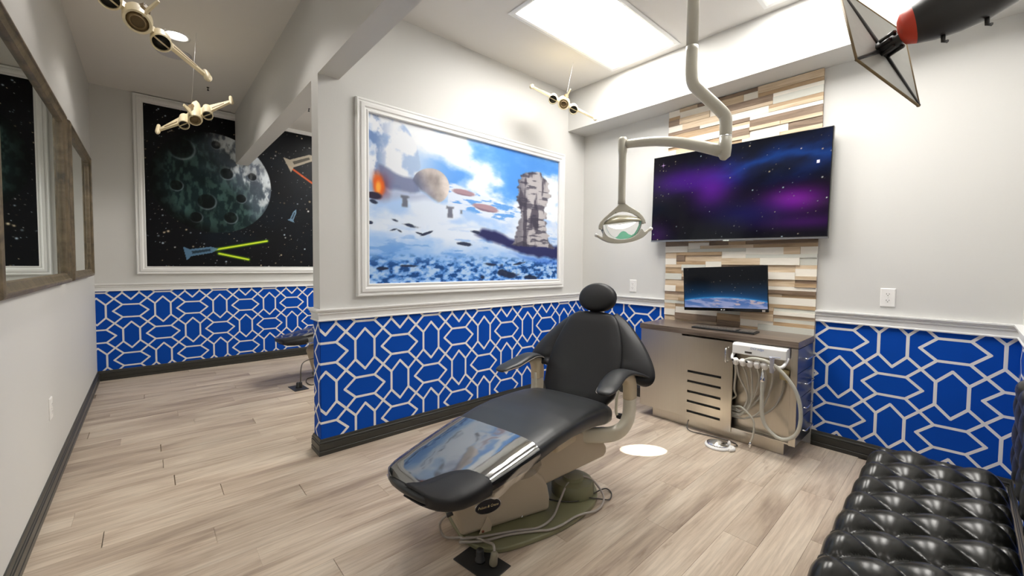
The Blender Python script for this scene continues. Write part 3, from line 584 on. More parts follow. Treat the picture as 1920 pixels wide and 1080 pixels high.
MB().box((-.002, -.637, -.370), (.012, .637, -.3575)).build('lower_bezel', mat('silver_bezel', (.25, .25, .27, 1), .3, .8), tv); MB().box((-.005, -.022, -.375), (.006, .022, -.366)).build('sensor', MT['chrome'], tv)
MB().box((.06, -.2, -.15), (.066, .2, .15)).build('mount', MT['dblack'], tv)
mo = screen('monitor', 3.328, 1.254, 1.071, .592, .346, -.046, .006, .024, paint_orbit, 200, 120, 'small computer monitor above the counter showing a planet horizon', 1.1, .022)
mo.rotation_euler.z = .17
MB().box((.05, -.05, -.06), (.090, .05, .06)).build('mount', MT['dblack'], mo)
text('logo', 'LG', .013, basis((-.0015, -.0, -.163), (0, -1, 0), (0, 0, 1)), MT['wplast'], mo)
MB().lathe([(.005, 0), (.005, .001)], (-.001, .018, -.163), (-1, 0, 0), 14).build('logo_mark', MT['wplast'], mo); MB().box((-.0012, -.275, -.170), (.001, -.255, -.157)).build('label_sticker', MT['cord'], mo)

# ------------------------------------------------------------------ cabinet, countertop, keyboard
CX0, CX1, CZT = 3.072, 3.447, .725
cab = tag(empty('steel_cabinet', (3.25, 1.25, 0)), 'stainless steel cabinet with slotted sliding door under the dark counter', 'cabinet')
def cbox(name, lo, hi, m, par=cab, bevel=.0015):
    return MB().box((lo[0] - 3.25, lo[1] - 1.25, lo[2]), (hi[0] - 3.25, hi[1] - 1.25, hi[2])).build(name, m, par, bevel=bevel)
cbox('carcass', (CX0 + .075, .713, .0905), (CX1, 1.79, CZT), MT['steel'])
cbox('toe_kick', (3.112, .765, 0), (CX1, 1.705, .09), MT['steel'])
cbox('front_panel', (CX0 - .006, 1.449, .085), (CX0 + .0745, 1.797, CZT), MT['steel'])
cbox('lower_panel', (CX0 + .060, .733, .09), (CX0 + .0745, 1.079, CZT), MT['steel'])
cbox('bottom_panel', (CX0 + .004, .733, .0895), (CX0 + .0595, 1.447, .101), MT['steel'])
dmb = MB(); zs = [.072] + [v for zc_ in (.139, .216, .292, .370, .446) for v in (zc_ - .009, zc_ + .009)] + [.712]
D0, D1, S0, S1 = 1.077, 1.447, 1.150, 1.394
dbx = lambda y0, y1, a, c: dmb.box((CX0 - .016 - 3.25, y0 - 1.25, a), (CX0 - .002 - 3.25, y1 - 1.25, c))
dbx(D0, S0, .072, .712); dbx(S1, D1, .072, .712)
for i in range(0, len(zs), 2): dbx(S0, S1, zs[i], zs[i + 1])
door = dmb.build('sliding_door', MT['steel'], cab)
cbox('door_backing', (CX0 - .001, D0 + .01, .09), (CX0 + .004, D1, .70), MT['dblack'])
hb = MB(); hb.tube([(CX0 - .016 - 3.25, 1.112 - 1.25, .665), (CX0 - .045 - 3.25, 1.112 - 1.25, .665), (CX0 - .048 - 3.25, 1.112 - 1.25, .655), (CX0 - .048 - 3.25, 1.112 - 1.25, .58), (CX0 - .045 - 3.25, 1.112 - 1.25, .57), (CX0 - .016 - 3.25, 1.112 - 1.25, .57)], .006, 8); hb.build('handle', MT['chrome'], door)
lv = [.09, .248, .392, .562, .722]
for k in range(4):
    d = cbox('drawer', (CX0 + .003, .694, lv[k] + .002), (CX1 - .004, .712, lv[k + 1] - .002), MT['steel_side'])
    zc_ = (lv[k] + lv[k + 1]) / 2 + .01; hb = MB(); x0, x1 = 3.17 - 3.25, 3.36 - 3.25; hb.tube([(x0, .694 - 1.25, zc_), (x0, .667 - 1.25, zc_), (x0 + .006, .662 - 1.25, zc_), (x1 - .006, .662 - 1.25, zc_), (x1, .667 - 1.25, zc_), (x1, .694 - 1.25, zc_)], .004, 8); hb.build('handle', MT['chrome'], d)
cbox('edge_strip', (CX0 - .004, .694, .088), (CX0 + .0025, .7325, .722), MT['steel'])
cbox('side_post', (CX0 + .003, .7125, .0905), (CX0 + .0745, .7325, .722), MT['steel'])
ct = tag(MB().box((3.043, .688, CZT + .003), (XT - .032, 1.797, .770)).build('countertop', MT['count'], bevel=.002), 'dark wood-grain laminate countertop on the steel cabinet', 'countertop')
kb = tag(empty('keyboard', (3.195, 1.19, .770), .05), 'slim dark computer keyboard lying on the countertop', 'keyboard')
b = MB(); b.box((-.068, -.215, .0005), (.068, .215, .012)); b.build('case', MT['dblack'], kb, bevel=.003)
b = MB()
for r in range(5):
    x = .048 - r * .0215
    if r == 4: widths = [1.2, 1.2, 1.2, 6.2, 1.2, 1.2, 1.2, 1.3]
    else: widths = [[1] * 14 + [1.4], [1.5] + [1] * 13, [1.8] + [1] * 11 + [1.7], [2.2] + [1] * 10 + [2.3]][r][:15]
    tot = sum(widths); y = .208; W_ = .30
    for w_ in widths: ww = w_ / tot * W_; b.box((x - .0175, y - ww + .0012, .012), (x, y - .0012, .0155)); y -= ww
    for c in range(3): b.box((x - .0175, -.112 - c * .02 - .0188, .012), (x, -.112 - c * .02, .0155))
    for c in range(2): b.box((x - .0175, -.176 - c * .016 - .0148, .012), (x, -.176 - c * .016, .0155))
k_ = b.build('keys', mat('grey_keys', srgb(92, 86, 80), .5), kb); k_['kind'] = 'stuff'

# ------------------------------------------------------------------ delivery unit on the cabinet front
du = tag(empty('instrument_unit', (3.0, .89, .69)), 'white dental instrument unit with coiled grey hoses on the cabinet front', 'dental unit')
U = lambda x, y, z: (x - 3.0, y - .89, z - .69)
b = MB(); b.prism([(3.130, .7235), (3.010, .7235), (2.988, .712), (2.988, .652), (3.130, .652)], lambda a, z: U(a, .738, z), lambda a, z: U(a, 1.058, z)); b.build('housing', MT['wplast'], du, bevel=.005, bseg=3)
text('lettering', 'DCI edge', .021, basis(U(2.9872, .905, .700), (0, -1, 0), (0, 0, 1)), MT['sky'], du, shear=.2)
MB().box(U(2.9865, .935, .664), U(2.989, .978, .676)).build('gauge', MT['cord2'], du)
MB().tube(spline([U(3.03, 1.052, .66), U(2.985, 1.055, .625), U(2.975, 1.03, .607), U(2.972, .9, .603), U(2.975, .80, .605), U(2.985, .755, .612), U(3.03, .74, .66)]), .010, 8).build('holder_bar', MT['wplast'], du)
hy = [1.024, .980, .937, .893, .850, .806]
for k, y in enumerate(hy):
    h = MB(); h.lathe([(.010, -.026), (.017, -.018), (.019, 0), (.019, .012), (.014, .022), (.006, .024)], U(2.962, y, .603), (-.35, 0, 1), 16); hd = h.build('holder', MT['wplast'], du)
    if k in (0, 2): MB().lathe([(.006, 0), (.007, .006), (.005, .012)], U(2.945, y + .012, .612), (-.8, .2, .5), 10).build('holder_valve', MT['dblack'], hd)
bunch = [(3.04, 1.075, .215), (3.03, 1.06, .225), (3.045, 1.08, .20), (3.035, 1.065, .19)]
def hose(name, pts, r, m, n=8): return MB().tube(spline([U(*p) for p in pts], 7), r, n).build(name, m, du)
hose('hose', [(2.962, 1.024, .58), (3.00, 1.035, .50), (3.035, 1.052, .39), (3.085, 1.058, .33), (3.10, 1.105, .29)], .0068, MT['hose2'])
hose('hose', [(2.962, 1.018, .58), (2.99, 1.01, .50), (3.02, .965, .38), (3.03, .975, .30), (3.04, 1.01, .245), (3.088, 1.055, .226), (3.10, 1.105, .222)], .0068, MT['hose2'])
hose('hose', [(2.962, .980, .58), (3.0, .965, .50), (3.03, .955, .36), (3.035, .97, .28), (3.04, 1.01, .215), (3.09, 1.055, .206), (3.102, 1.11, .205)], .0062, MT['hose2'])
hose('hose', [(2.962, .937, .58), (3.0, .935, .5), (3.02, .935, .36), (3.035, .965, .265), (3.045, 1.01, .225), (3.09, 1.055, .20), (3.10, 1.105, .195)], .0068, MT['hose2'])
hose('hose', [(2.962, .893, .58), (3.0, .89, .5), (3.02, .92, .38), (3.035, .96, .29), (3.04, 1.0, .25), (3.086, 1.055, .24), (3.10, 1.105, .238)], .0062, MT['hose2'])
hose('hose', [(2.962, .85, .58), (3.01, .855, .5), (3.03, .88, .4), (3.035, .94, .30), (3.04, 1.0, .235), (3.09, 1.055, .19), (3.10, 1.105, .185)], .0068, MT['hose2'])
hose('hose', [(2.962, .806, .58), (3.02, .82, .5), (3.04, .85, .38), (3.04, .90, .26), (3.045, .98, .20), (3.09, 1.055, .178), (3.10, 1.105, .175)], .0062, MT['hose2'])
hose('hose', [(3.10, 1.105, .245), (3.086, 1.055, .255), (3.01, 1.0, .285), (3.0, .955, .26), (3.0, .915, .21), (3.0, .914, .12), (3.0, .93, .06)], .006, MT['hose'])
MB().lathe([(.007, 0), (.009, .006), (.009, .03), (.006, .04)], U(3.0, .934, .024), (0, -.1, 1), 10).build('hose_coupler', MT['chrome'], du)
hose('hose', [(3.10, .775, .505), (3.10, .785, .40), (3.08, .83, .30), (3.06, .90, .235), (3.06, .98, .205)], .006, MT['hose2'])
cup = MB(); cup.lathe([(.024, .0), (.026, .006), (.027, .04), (.030, .042), (.030, .058), (.022, .062)], U(3.095, .772, .508), (0, 0, 1), 18); cup.lathe([(.005, -.018), (.005, 0)], U(3.095, .758, .508), n=8); cup.build('filter_cup', MT['beigecup'], du)
hl = [(2.955, .806, .64), (2.955, .86, .652), (2.96, .912, .645), (2.96, .962, .62)]
hose('suction_hose', [(2.965, .965, .618), (2.955, .93, .637), (2.95, .88, .643), (2.95, .83, .636), (2.96, .782, .608), (2.97, .728, .552), (2.975, .681, .479), (2.98, .654, .382), (2.985, .652, .278), (2.99, .676, .195), (2.99, .728, .152), (2.985, .781, .156), (2.98, .836, .207), (2.975, .859, .279), (2.97, .862, .389), (2.965, .861, .50)], .0115, MT['hose'], 10)
b = MB(); b.lathe([(.012, 0), (.0135, .01), (.0135, .03), (.009, .036), (.007, .09)], U(2.965, .860, .497), (0, 0, 1), 14); b.build('hose_coupler', MT['chrome'], du)
b = MB(); b.lathe([(.012, -.05), (.012, .035), (.017, .045), (.017, .052)], U(2.95, .806, .62), (0, 0, 1), 14); b.tube([U(2.945, .806, .668), U(2.90, .77, .682), U(2.89, .745, .686)], [.005, .004, .003], 8); b.build('suction_handpiece', mat('blue_grey_plastic', srgb(186, 190, 206), .35), du)

# foot control
pd = tag(empty('foot_control', (2.915, 1.105, 0)), 'round chrome foot pedal on the floor in front of the steel cabinet', 'pedal')
b = MB(); b.lathe([(.082, 0), (.084, .006), (.080, .016), (.06, .018)], (0, 0, 0.0005), n=40); b.build('base', MT['wplast'], pd)
b = MB(); b.lathe([(.070, .017), (.070, .024), (.05, .032), (.012, .046), (.0, .048)], (0, 0, 0), n=40); b.build('disc', MT['chrome'], pd)
b = MB(); b.tube(spline([(.02, -.06, .012), (.03, -.085, .012), (.0, -.1, .012), (-.03, -.085, .012)]), .012, 8); b.lathe([(.009, 0), (.011, .012), (.006, .028)], (.03, -.062, .022), n=12); b.build('toggle', MT['wplast'], pd)
MB().tube(spline([(.03, -.07, .016), (.10, -.09, .008), (.135, -.03, .007), (.12, .12, .007), (.09, .24, .012), (.13, .275, .04), (.178, .28, .076)]), .004, 6).build('cord', MT['cord2'], pd)

# ------------------------------------------------------------------ dental chair (local frame: +x towards the head, +y towards the picture wall)
CH = tag(empty('dental_chair', (1.65, 1.45, 0), math.radians(9)), 'black reclining dental chair with winged backrest and clear foot film in the near bay', 'dental chair', 'dental chairs')
ca, sa = math.cos(math.radians(-24)), math.sin(math.radians(-24))
BB = lambda a, c, z: (a * ca - c * sa, a * sa + c * ca, z)       # base frame, turned 24 degrees from the seat
half = [(-.615, 0), (-.612, .10), (-.60, .17), (-.56, .245), (-.48, .292), (-.33, .300), (-.14, .282), (.05, .22), (.15, .15), (.20, .07), (.218, 0)]
outl = half[:-1] + [(a, -c) for a, c in half[::-1][:-1]]
outl = [(p.x, p.y) for p in spline([(a, c, 0) for a, c in outl + outl[:1]], 3)[:-1]]
b = MB(); b.prism(outl, lambda a, c: BB(a, c, .001), lambda a, c: BB(a, c, .024)); b.build('base_plate', MT['olive'], CH, bevel=.006, bseg=3, auto=40)
b = MB(); b.lathe([(.115, .024), (.115, .07), (.105, .088), (.06, .094), (.055, .11), (0, .112)], BB(.06, -.05, 0), n=28); b.build('motor_housing', MT['olive'], CH, auto=40)
prof = [(-.612, .025), (-.150, .025), (-.147, .09), (-.160, .15), (-.185, .20), (-.236, .246), (-.30, .284), (-.37, .325), (-.45, .36), (-.66, .365), (-.70, .30)]
b = MB(); b.prism(prof, lambda a, z: BB(a, -.158, z), lambda a, z: BB(a, .158, z)); b.build('base_cover', MT['beige'], CH, bevel=.022, bseg=4, auto=50)
prof = [(-.40, .11), (-.234, .136), (.205, .215), (.222, .235), (.222, .262), (.19, .31), (.152, .336), (.031, .385), (-.222, .345), (-.40, .33)]
b = MB(); b.prism(prof, lambda a, z: BB(a, -.135, z), lambda a, z: BB(a, .135, z)); b.build('lift_arm', MT['beige'], CH, bevel=.012, bseg=3, auto=50)
SEAT = [(-1.0, .05, .444, .428), (-.99, .105, .450, .421), (-.975, .145, .455, .415), (-.95, .178, .460, .411), (-.91, .199, .466, .407), (-.86, .211, .473, .405), (-.80, .219, .483, .406), (-.70, .231, .500, .410), (-.60, .242, .517, .412), (-.50, .250, .532, .428), (-.40, .255, .545, .442), (-.28, .258, .553, .446), (-.15, .258, .552, .436), (-.02, .258, .545, .418), (.07, .256, .532, .398), (.13, .248, .512, .392), (.165, .232, .482, .402), (.178, .205, .455, .42)]
def seat_pt(u, c, s_, off=0):
    w_, zt, zb = lerp_tab(SEAT, u); return (u, c * (w_ + off), (zt + zb) / 2 + s_ * ((zt - zb) / 2 + off))
SE = sellipse(44, 3.8)
us = sorted(set([t[0] for t in SEAT] + list(np.linspace(-.97, .1, 34))))
b = MB(); b.rings([[seat_pt(u, c, s_) for c, s_ in SE] for u in us]); b.build('seat_cushion', MT['black2'], CH)
# toe cover: a second skin over the right part of the toe
VB = [(-1.0, .03), (-.981, .013), (-.955, -.029), (-.91, -.05), (-.876, -.062), (-.84, -.085), (-.808, -.123), (-.795, -.187), (-.79, -.21)]
b = MB(); R_ = []
for u in [t for t in np.linspace(-.988, -.792, 22)]:
    w_, zt, zb = lerp_tab(SEAT, u); c0_ = max(-.995, min(.99, lerp_tab(VB, u)[0] / w_)); th0 = math.acos(math.copysign(abs(c0_) ** (3.8 / 2), c0_)); r = []
    for th in np.linspace(th0, math.pi * 1.52, 28):
        c, s_ = math.cos(th), math.sin(th); r.append(seat_pt(u - .004, math.copysign(abs(c) ** (2 / 3.8), c), math.copysign(abs(s_) ** (2 / 3.8), s_), .0075))
    R_.append(r)
b.rings(R_, False, False); b.build('toe_cover', MT['black'], CH, solid=.005)
# clear film lying over the leg rest and hanging down at the sides
b = MB(); R_ = []; ufs = list(np.linspace(-.985, -.535, 26)); arcf = sellipse(33, 3.8, .02, math.pi - .02, False)
for u in ufs:
    w_, zt, zb = lerp_tab(SEAT, u); r = []; hang = .022 + .014 * ss(-.98, -.8, u) + .004 * math.sin(u * 40)
    hl_, hr_ = hang * ss(-.985, -.93, u), hang * ss(-.85, -.78, u)
    for q in (1, .66, .33): r.append((u, w_ + .007 + .006 * math.sin(u * 23 + q * 4), (zt + zb) / 2 - hl_ * q))
    r += [seat_pt(u, c, s_, .0055) for c, s_ in arcf]
    for q in (.33, .66, 1): r.append((u, -w_ - .006 - .006 * ss(-.85, -.78, u) * math.sin(u * 25 + q * 3), (zt + zb) / 2 - hr_ * q * 1.25))
    R_.append(r)
b.rings(R_, False, False); b.build('foot_film', MT['film'], CH)
b = MB(); b.box((-.22, -.13, .33), (.10, .13, .425)); b.build('seat_frame', MT['beige2'], CH, bevel=.015, bseg=3)
b = MB(); b.box((-.27, -.10, .36), (-.19, .08, .43)); b.build('seat_motor', MT['dblack'], CH, bevel=.01)
# backrest
CL = [(.455, .150), (.50, .180), (.60, .238), (.70, .285), (.80, .332), (.90, .378), (.945, .398), (.958, .404)]      # z -> u
BW = [(.455, .14), (.475, .19), (.52, .225), (.60, .240), (.68, .236), (.76, .222), (.84, .195), (.90, .168), (.93, .145), (.948, .115), (.957, .07)]
BT = [(.455, .012), (.475, .035), (.52, .045), (.9, .042), (.94, .034), (.957, .012)]
def backu(z): return lerp_tab(CL, z)[0]
b = MB(); tz = Vector((.425, 0, .905)); nz_ = Vector((-.905, 0, .425)); R_ = []
for z in sorted(set([t[0] for t in BW] + list(np.linspace(.48, .94, 18)))):
    (w_,), (t_,) = lerp_tab(BW, z), lerp_tab(BT, z); u = backu(z)
    R_.append([Vector((u, 0, z)) + Vector((0, 1, 0)) * (c * w_) + nz_ * (s_ * t_ * (1 if s_ > 0 else .8)) for c, s_ in sellipse(36, 3.6)])
b.rings(R_); b.build('backrest', MT['black'], CH)
OUT = [(.120, .948), (.165, .925), (.215, .890), (.265, .845), (.315, .795), (.355, .745), (.385, .70), (.402, .66), (.402, .628), (.382, .605), (.345, .602), (.30, .618), (.25, .635)]
OUT = [(p.x, p.y) for p in spline([(a, c, 0) for a, c in OUT], 3)]
for sd in (1, -1):
    b = MB(); R_ = []; n = len(OUT)
    for i, (vo, zo) in enumerate(OUT):
        t = i / (n - 1); vi, zi = .10 + .125 * t ** .6, .925 - .30 * t; r = []
        for k in range(11):
            q = k / 10; v_, z = vi + (vo - vi) * q, zi + (zo - zi) * q
            wr = .010 * math.sin(q * 9 + t * 22) * ss(.55, .8, t) * math.sin(math.pi * q)
            r.append((backu(max(z, .5)) + .012 - .045 * math.sin(math.pi * q) * (.35 + .65 * t) + .03 * q + wr, sd * v_, z))
        R_.append(r)
    b.rings(R_, False, False); b.build('backrest_wing', MT['black'], CH, solid=.022, bevel=0)
    b = MB(); b.tube([(backu(max(z, .5)) + .042, sd * v_, z) for v_, z in OUT], .006, 6); b.build('wing_piping', MT['dblack'], CH)
# headrest
b = MB(); R_ = []; hc = Vector((.425, 0, 1.047)); hn = Vector((-.93, 0, .36)); hu = Vector((.36, 0, .93))
for t in np.linspace(-1, 1, 15):
    k = math.sqrt(max(0.0, 1 - abs(t) ** 2.6)); k = max(k, .02); R_.append([hc + hn * (t * .045) + Vector((0, 1, 0)) * (.122 * k ** .5 * math.cos(a) ) + hu * (.091 * k ** .5 * (math.sin(a) if math.sin(a) > 0 else 1.0 * math.copysign(abs(math.sin(a)) ** .75, math.sin(a)))) for a in np.linspace(0, 2 * math.pi, 36, endpoint=False)])
b.rings(R_); b.build('headrest', MT['black'], CH)
b = MB(); b.box((.40, -.035, .90), (.425, .035, 1.03)); b.build('headrest_stem', MT['chrome'], CH, bevel=.004)
# armrests
for sd in (1, -1):
    P = [(-.132, .318, .643, .020, .005), (-.118, .318, .646, .038, .011), (-.08, .315, .653, .048, .016), (-.02, .306, .662, .054, .020), (.06, .298, .681, .050, .020), (.13, .300, .688, .047, .018), (.19, .308, .681, .048, .014), (.25, .326, .660, .052, .011), (.30, .350, .634, .050, .008), (.315, .36, .627, .03, .004)]
    cs = spline([p[:3] for p in P], 4); ws = np.interp(np.linspace(0, len(P) - 1, len(cs)), range(len(P)), [p[3] for p in P]); hs_ = np.interp(np.linspace(0, len(P) - 1, len(cs)), range(len(P)), [p[4] for p in P])
    b = MB(); b.rings([[Vector((p.x, sd * (p.y + c * w_), p.z + s_ * h_)) for c, s_ in sellipse(20, 2.5)] for p, w_, h_ in zip(cs, ws, hs_)]); pad = b.build('armrest_pad', MT['black2'], CH)
    MB().tube([Vector((p.x, sd * (p.y - w_), p.z - .002)) for p, w_ in zip(cs, ws)][2:-4], .0022, 6).build('pad_piping', MT['cord'], pad)
    def bar(pts, name, m):
        Q = spline([p[:3] for p in pts], 5); a_ = np.interp(np.linspace(0, len(pts) - 1, len(Q)), range(len(pts)), [p[3] for p in pts]); c_ = np.interp(np.linspace(0, len(pts) - 1, len(Q)), range(len(pts)), [p[4] for p in pts]); R_ = []
        for i, p in enumerate(Q):
            t = (Q[min(i + 1, len(Q) - 1)] - Q[max(i - 1, 0)]).normalized(); e = Vector((0, 1, 0)); e = (e - t * e.dot(t)); e = e.normalized() if e.length > .05 else Vector((0, 0, 1)); f = t.cross(e).normalized()
            R_.append([p + f * (c * a_[i]) + e * (s_ * c_[i]) for c, s_ in sellipse(20, 3.2)])
        R_ = [[(q.x, sd * q.y, q.z) for q in r] for r in R_]; b = MB(); b.rings(R_); return b.build(name, m, CH)
    bar([(.115, .300, .662, .012, .020), (.15, .300, .664, .022, .026), (.19, .302, .648, .040, .028), (.215, .305, .615, .047, .028), (.222, .305, .570, .049, .028), (.222, .305, .535, .048, .028)], 'armrest_cap', MT['beige2'])
    bar([(.222, .305, .534, .046, .027), (.220, .305, .47, .046, .027), (.205, .302, .42, .046, .027), (.17, .285, .375, .042, .026), (.12, .245, .352, .040, .024), (.05, .17, .350, .040, .024), (-.02, .08, .352, .038, .024)], 'armrest_post', MT['cream'])
    MB().tube(spline([(.150, sd * .272, .585), (.145, sd * .266, .55), (.142, sd * .264, .48), (.146, sd * .268, .455)]), [.008] * 19, 8).build('armrest_lever', MT['cream'], CH)
b = MB(); b.rings([[(x, y, z) for y, z in ((-.17, -.004 + zz), (.17, -.004 + zz), (.17, .004 + zz), (-.17, .004 + zz))] for x, zz in ((.02, .43), (.16, .42), (.20, .44), (.225, .50))], True, True, 0, False); b.build('back_bracket', MT['chrome'], CH)
b = MB(); b.lathe([(.014, 0), (.016, .01), (.016, .03), (.01, .036)], (.20, -.245, .430), (0, -1, 0), 12); b.build('recline_knob', MT['dblack'], CH)
# badge, screw, paper tag
badge_c = BB(-.488, -.1605, .140); bx, by = Vector(BB(1, 0, 0)), Vector((0, 0, 1))
b = MB(); oval = [(.062 * c, .033 * s_) for c, s_ in sellipse(40, 2)]; nrm = Vector(BB(0, -1, 0))
b.prism(oval, lambda a, c: Vector(badge_c) + bx * a + by * c - nrm * .003, lambda a, c: Vector(badge_c) + bx * a + by * c + nrm * .002); bd = b.build('badge', MT['navy'], CH); bd['label'] = 'oval navy name badge'
b = MB(); ring = [[Vector(badge_c) + bx * (a * k) + by * (c * k) + nrm * h for a, c in oval] for k, h in ((1.0, .0015), (1.045, .0022), (1.05, -.003))]; b.rings(ring, True, False); b.build('badge_rim', MT['chrome'], bd)
text('lettering', 'Pelton & Crane', .0162, basis(Vector(badge_c) + nrm * .0022, bx, by), MT['gold'], bd, bold=.0002, shear=.25)
b = MB(); b.lathe([(.006, 0), (.006, .003), (.003, .005)], BB(-.31, -.158, .040), nrm, 10); b.build('screw', MT['chrome'], CH)
b = MB(); tg = [(-.535, .022), (-.475, .022), (-.470, .055), (-.482, .080), (-.495, .098), (-.505, .072), (-.525, .045)]; b.prism(tg, lambda a, z: BB(a, -.164 - .12 * max(0, z - .04) * 0, z), lambda a, z: BB(a, -.1655, z)); tg_ = b.build('paper_tag', mat('paper', srgb(206, 190, 166), .7), CH); b = MB(); b.lathe([(.006, 0), (.006, .002)], BB(-.515, -.1655, .032), nrm, 12); b.build('tag_dot', mat('rust_red', srgb(140, 66, 44), .6), tg_)
# power cord, loop of tubing, small dark cable
pc = MB().tube(spline([(-.640, .150, .135), (-.672, .185, .10), (-.668, .200, .05), (-.655, .18, .014), (-.620, .135, .012), (-.59, .06, .030), (-.590, -.02, .045), (-.628, -.085, .085), (-.642, -.104, .072)], 6), .0055, 8).build('power_cord', MT['cord'], CH)
b = MB(); b.lathe([(.008, 0), (.015, -.008), (.016, -.035), (.018, -.05), (.018, -.058)], (-.643, -.106, .070), (-.12, -.22, 1), 14); b.build('plug', mat('grey_plug', srgb(146, 140, 122), .45), pc)
b = MB(); b.lathe([(.007, 0), (.010, .01), (.010, .035)], (-.635, .143, .135), (-.6, .5, -.3), 10); b.build('cord_grip', MT['dblack'], pc)
loopB = [(-.640, .10, .032), (-.566, .03, .036), (-.443, -.056, .036), (-.357, -.123, .036), (-.261, -.138, .045), (-.153, -.109, .065), (-.041, -.081, .088), (.047, -.094, .10), (.091, -.146, .09), (.097, -.202, .05), (.066, -.240, .022), (-.027, -.251, .014), (-.159, -.214, .033), (-.268, -.193, .033), (-.335, -.168, .033), (-.378, -.129, .033), (-.482, -.046, .033), (-.583, .012, .033), (-.655, .09, .03)]
MB().tube(spline(loopB, 6), .0055, 8).build('control_cord', MT['cord'], CH)
MB().tube(spline([(-.131, -.019, .03), (-.103, -.089, .03), (-.037, -.155, .03), (.103, -.184, .028), (.189, -.194, .010), (.17, -.234, .006), (.107, -.25, .006), (.038, -.217, .03), (-.009, -.138, .03)], 6), .0035, 6).build('thin_cord', MT['cord2'], CH)
ch2 = copy_tree(CH); ch2.location = (1.65 + .31, 1.45 + 3.38, 0)
for c_ in list(ch2.children):
    if c_.name.startswith('power_cord'):
        for g_ in list(c_.children): bpy.data.objects.remove(g_)
        bpy.data.objects.remove(c_)
tag(ch2, 'second dental chair in the far bay, only its film-covered foot end visible behind the partition', 'dental chair', 'dental chairs')
def floor_box(p, rz, label):
    o = tag(empty('floor_outlet', p, rz), label, 'floor outlet')
    MB().box((-.065, -.105, .0002), (.065, .105, .005)).build('plate', mat('black_plate', srgb(38, 38, 38), .45, var=.2, vscale=60), o, bevel=.0015)
    b = MB(); b.lathe([(.022, .005), (.022, .012), (.017, .014), (.017, .05), (.012, .056)], (.0, .01, 0), n=18); b.build('socket', MT['dblack'], o); return o
C2 = lambda x, y, z: ((x - 1.96) * math.cos(-math.radians(9)) - (y - 4.83) * math.sin(-math.radians(9)), (x - 1.96) * math.sin(-math.radians(9)) + (y - 4.83) * math.cos(-math.radians(9)), z)
pc2 = MB().tube(spline([C2(*p) for p in ((1.50, 4.88, .14), (1.40, 4.72, .20), (1.22, 4.46, .255), (1.13, 4.37, .25), (1.10, 4.335, .20), (1.095, 4.33, .10), (1.095, 4.33, .075))], 6), .005, 8).build('power_cord', MT['cord2'], ch2)
MB().lathe([(.008, 0), (.015, -.008), (.016, -.035), (.018, -.058)], C2(1.093, 4.328, .075), (0, 0, 1), 14).build('plug', MT['dblack'], pc2)
MB().tube(spline([C2(*p) for p in ((1.45, 4.80, .03), (1.323, 4.703, .006), (1.249, 4.665, .006), (1.203, 4.55, .006), (1.199, 4.425, .006), (1.236, 4.394, .006), (1.38, 4.50, .006), (1.5, 4.70, .03))], 6), .0045, 6).build('loose_cord', MT['cord2'], ch2)
for c_ in ch2.children:
    if c_.name.split('.')[0] in ('base_plate', 'base_cover', 'lift_arm', 'motor_housing', 'badge', 'screw', 'paper_tag', 'control_cord', 'thin_cord'): c_.rotation_euler.z = math.radians(34)
floor_box((1.012, 1.305, 0), math.radians(8), 'black floor outlet plate under the foot of the near dental chair')
floor_box((1.087, 4.383, 0), math.radians(4), 'black floor outlet plate in the far bay past the partition')

# ------------------------------------------------------------------ dental lamp on a ceiling pole
LP = tag(empty('dental_lamp', (1.865, .868, ZC)), 'grey swing-arm dental operating lamp hanging from a ceiling pole over the chair', 'dental lamp')
O = Vector((1.865, .868, ZC))
b = MB(); b.lathe([(.09, 0), (.09, -.012), (.035, -.03), (.028, -.05)], (0, 0, 0), n=28); b.build('ceiling_plate', MT['lamp'], LP)
MB().tube([(0, 0, -.02), (-.002, 0, -.745)], .0255, 20).build('pole', MT['lamp'], LP)
MB().tube(spline([(-.002, 0, -.74), (-.003, -.001, -.86), (.005, -.007, -.905), (.022, -.025, -.935), (.092, -.098, -1.032), (.106, -.112, -1.062), (.108, -.114, -1.10), (.108, -.114, -1.145)], 5), .0262, 20).build('bent_tube', MT['lamp'], LP)
b = MB(); b.lathe([(.0265, 0), (.0265, -.006)], (.108, -.114, -1.143), n=20); b.build('joint_ring', MT['chrome'], LP)
b = MB(); b.tube([(.108, -.114, -1.15), (.106, -.113, -1.20), (.104, -.112, -1.232), (.1, -.108, -1.25)], [.027, .0275, .026, .012], 20); b.build('elbow', MT['lamp'], LP)
A0, A1 = Vector((.104, -.112, -1.215)), Vector((.138, .425, -1.060))  # arm end, drop tube and head placed from image pixels at assumed depths
pts = [A0.lerp(A1, t) + Vector((0, 0, .030 * math.sin(math.pi * t))) for t in np.linspace(0, 1, 12)]
MB().tube(pts, list(np.linspace(.0275, .0230, 12)), 18).build('swing_arm', MT['lamp'], LP)
DC = Vector((.125, .438, 0))
b = MB(); b.lathe([(.004, -1.019), (.019, -1.023), (.0250, -1.038), (.0250, -1.094), (.0210, -1.12), (.0200, -1.365), (.0215, -1.392)], DC, n=18); b.build('drop_tube', MT['lamp'], LP)
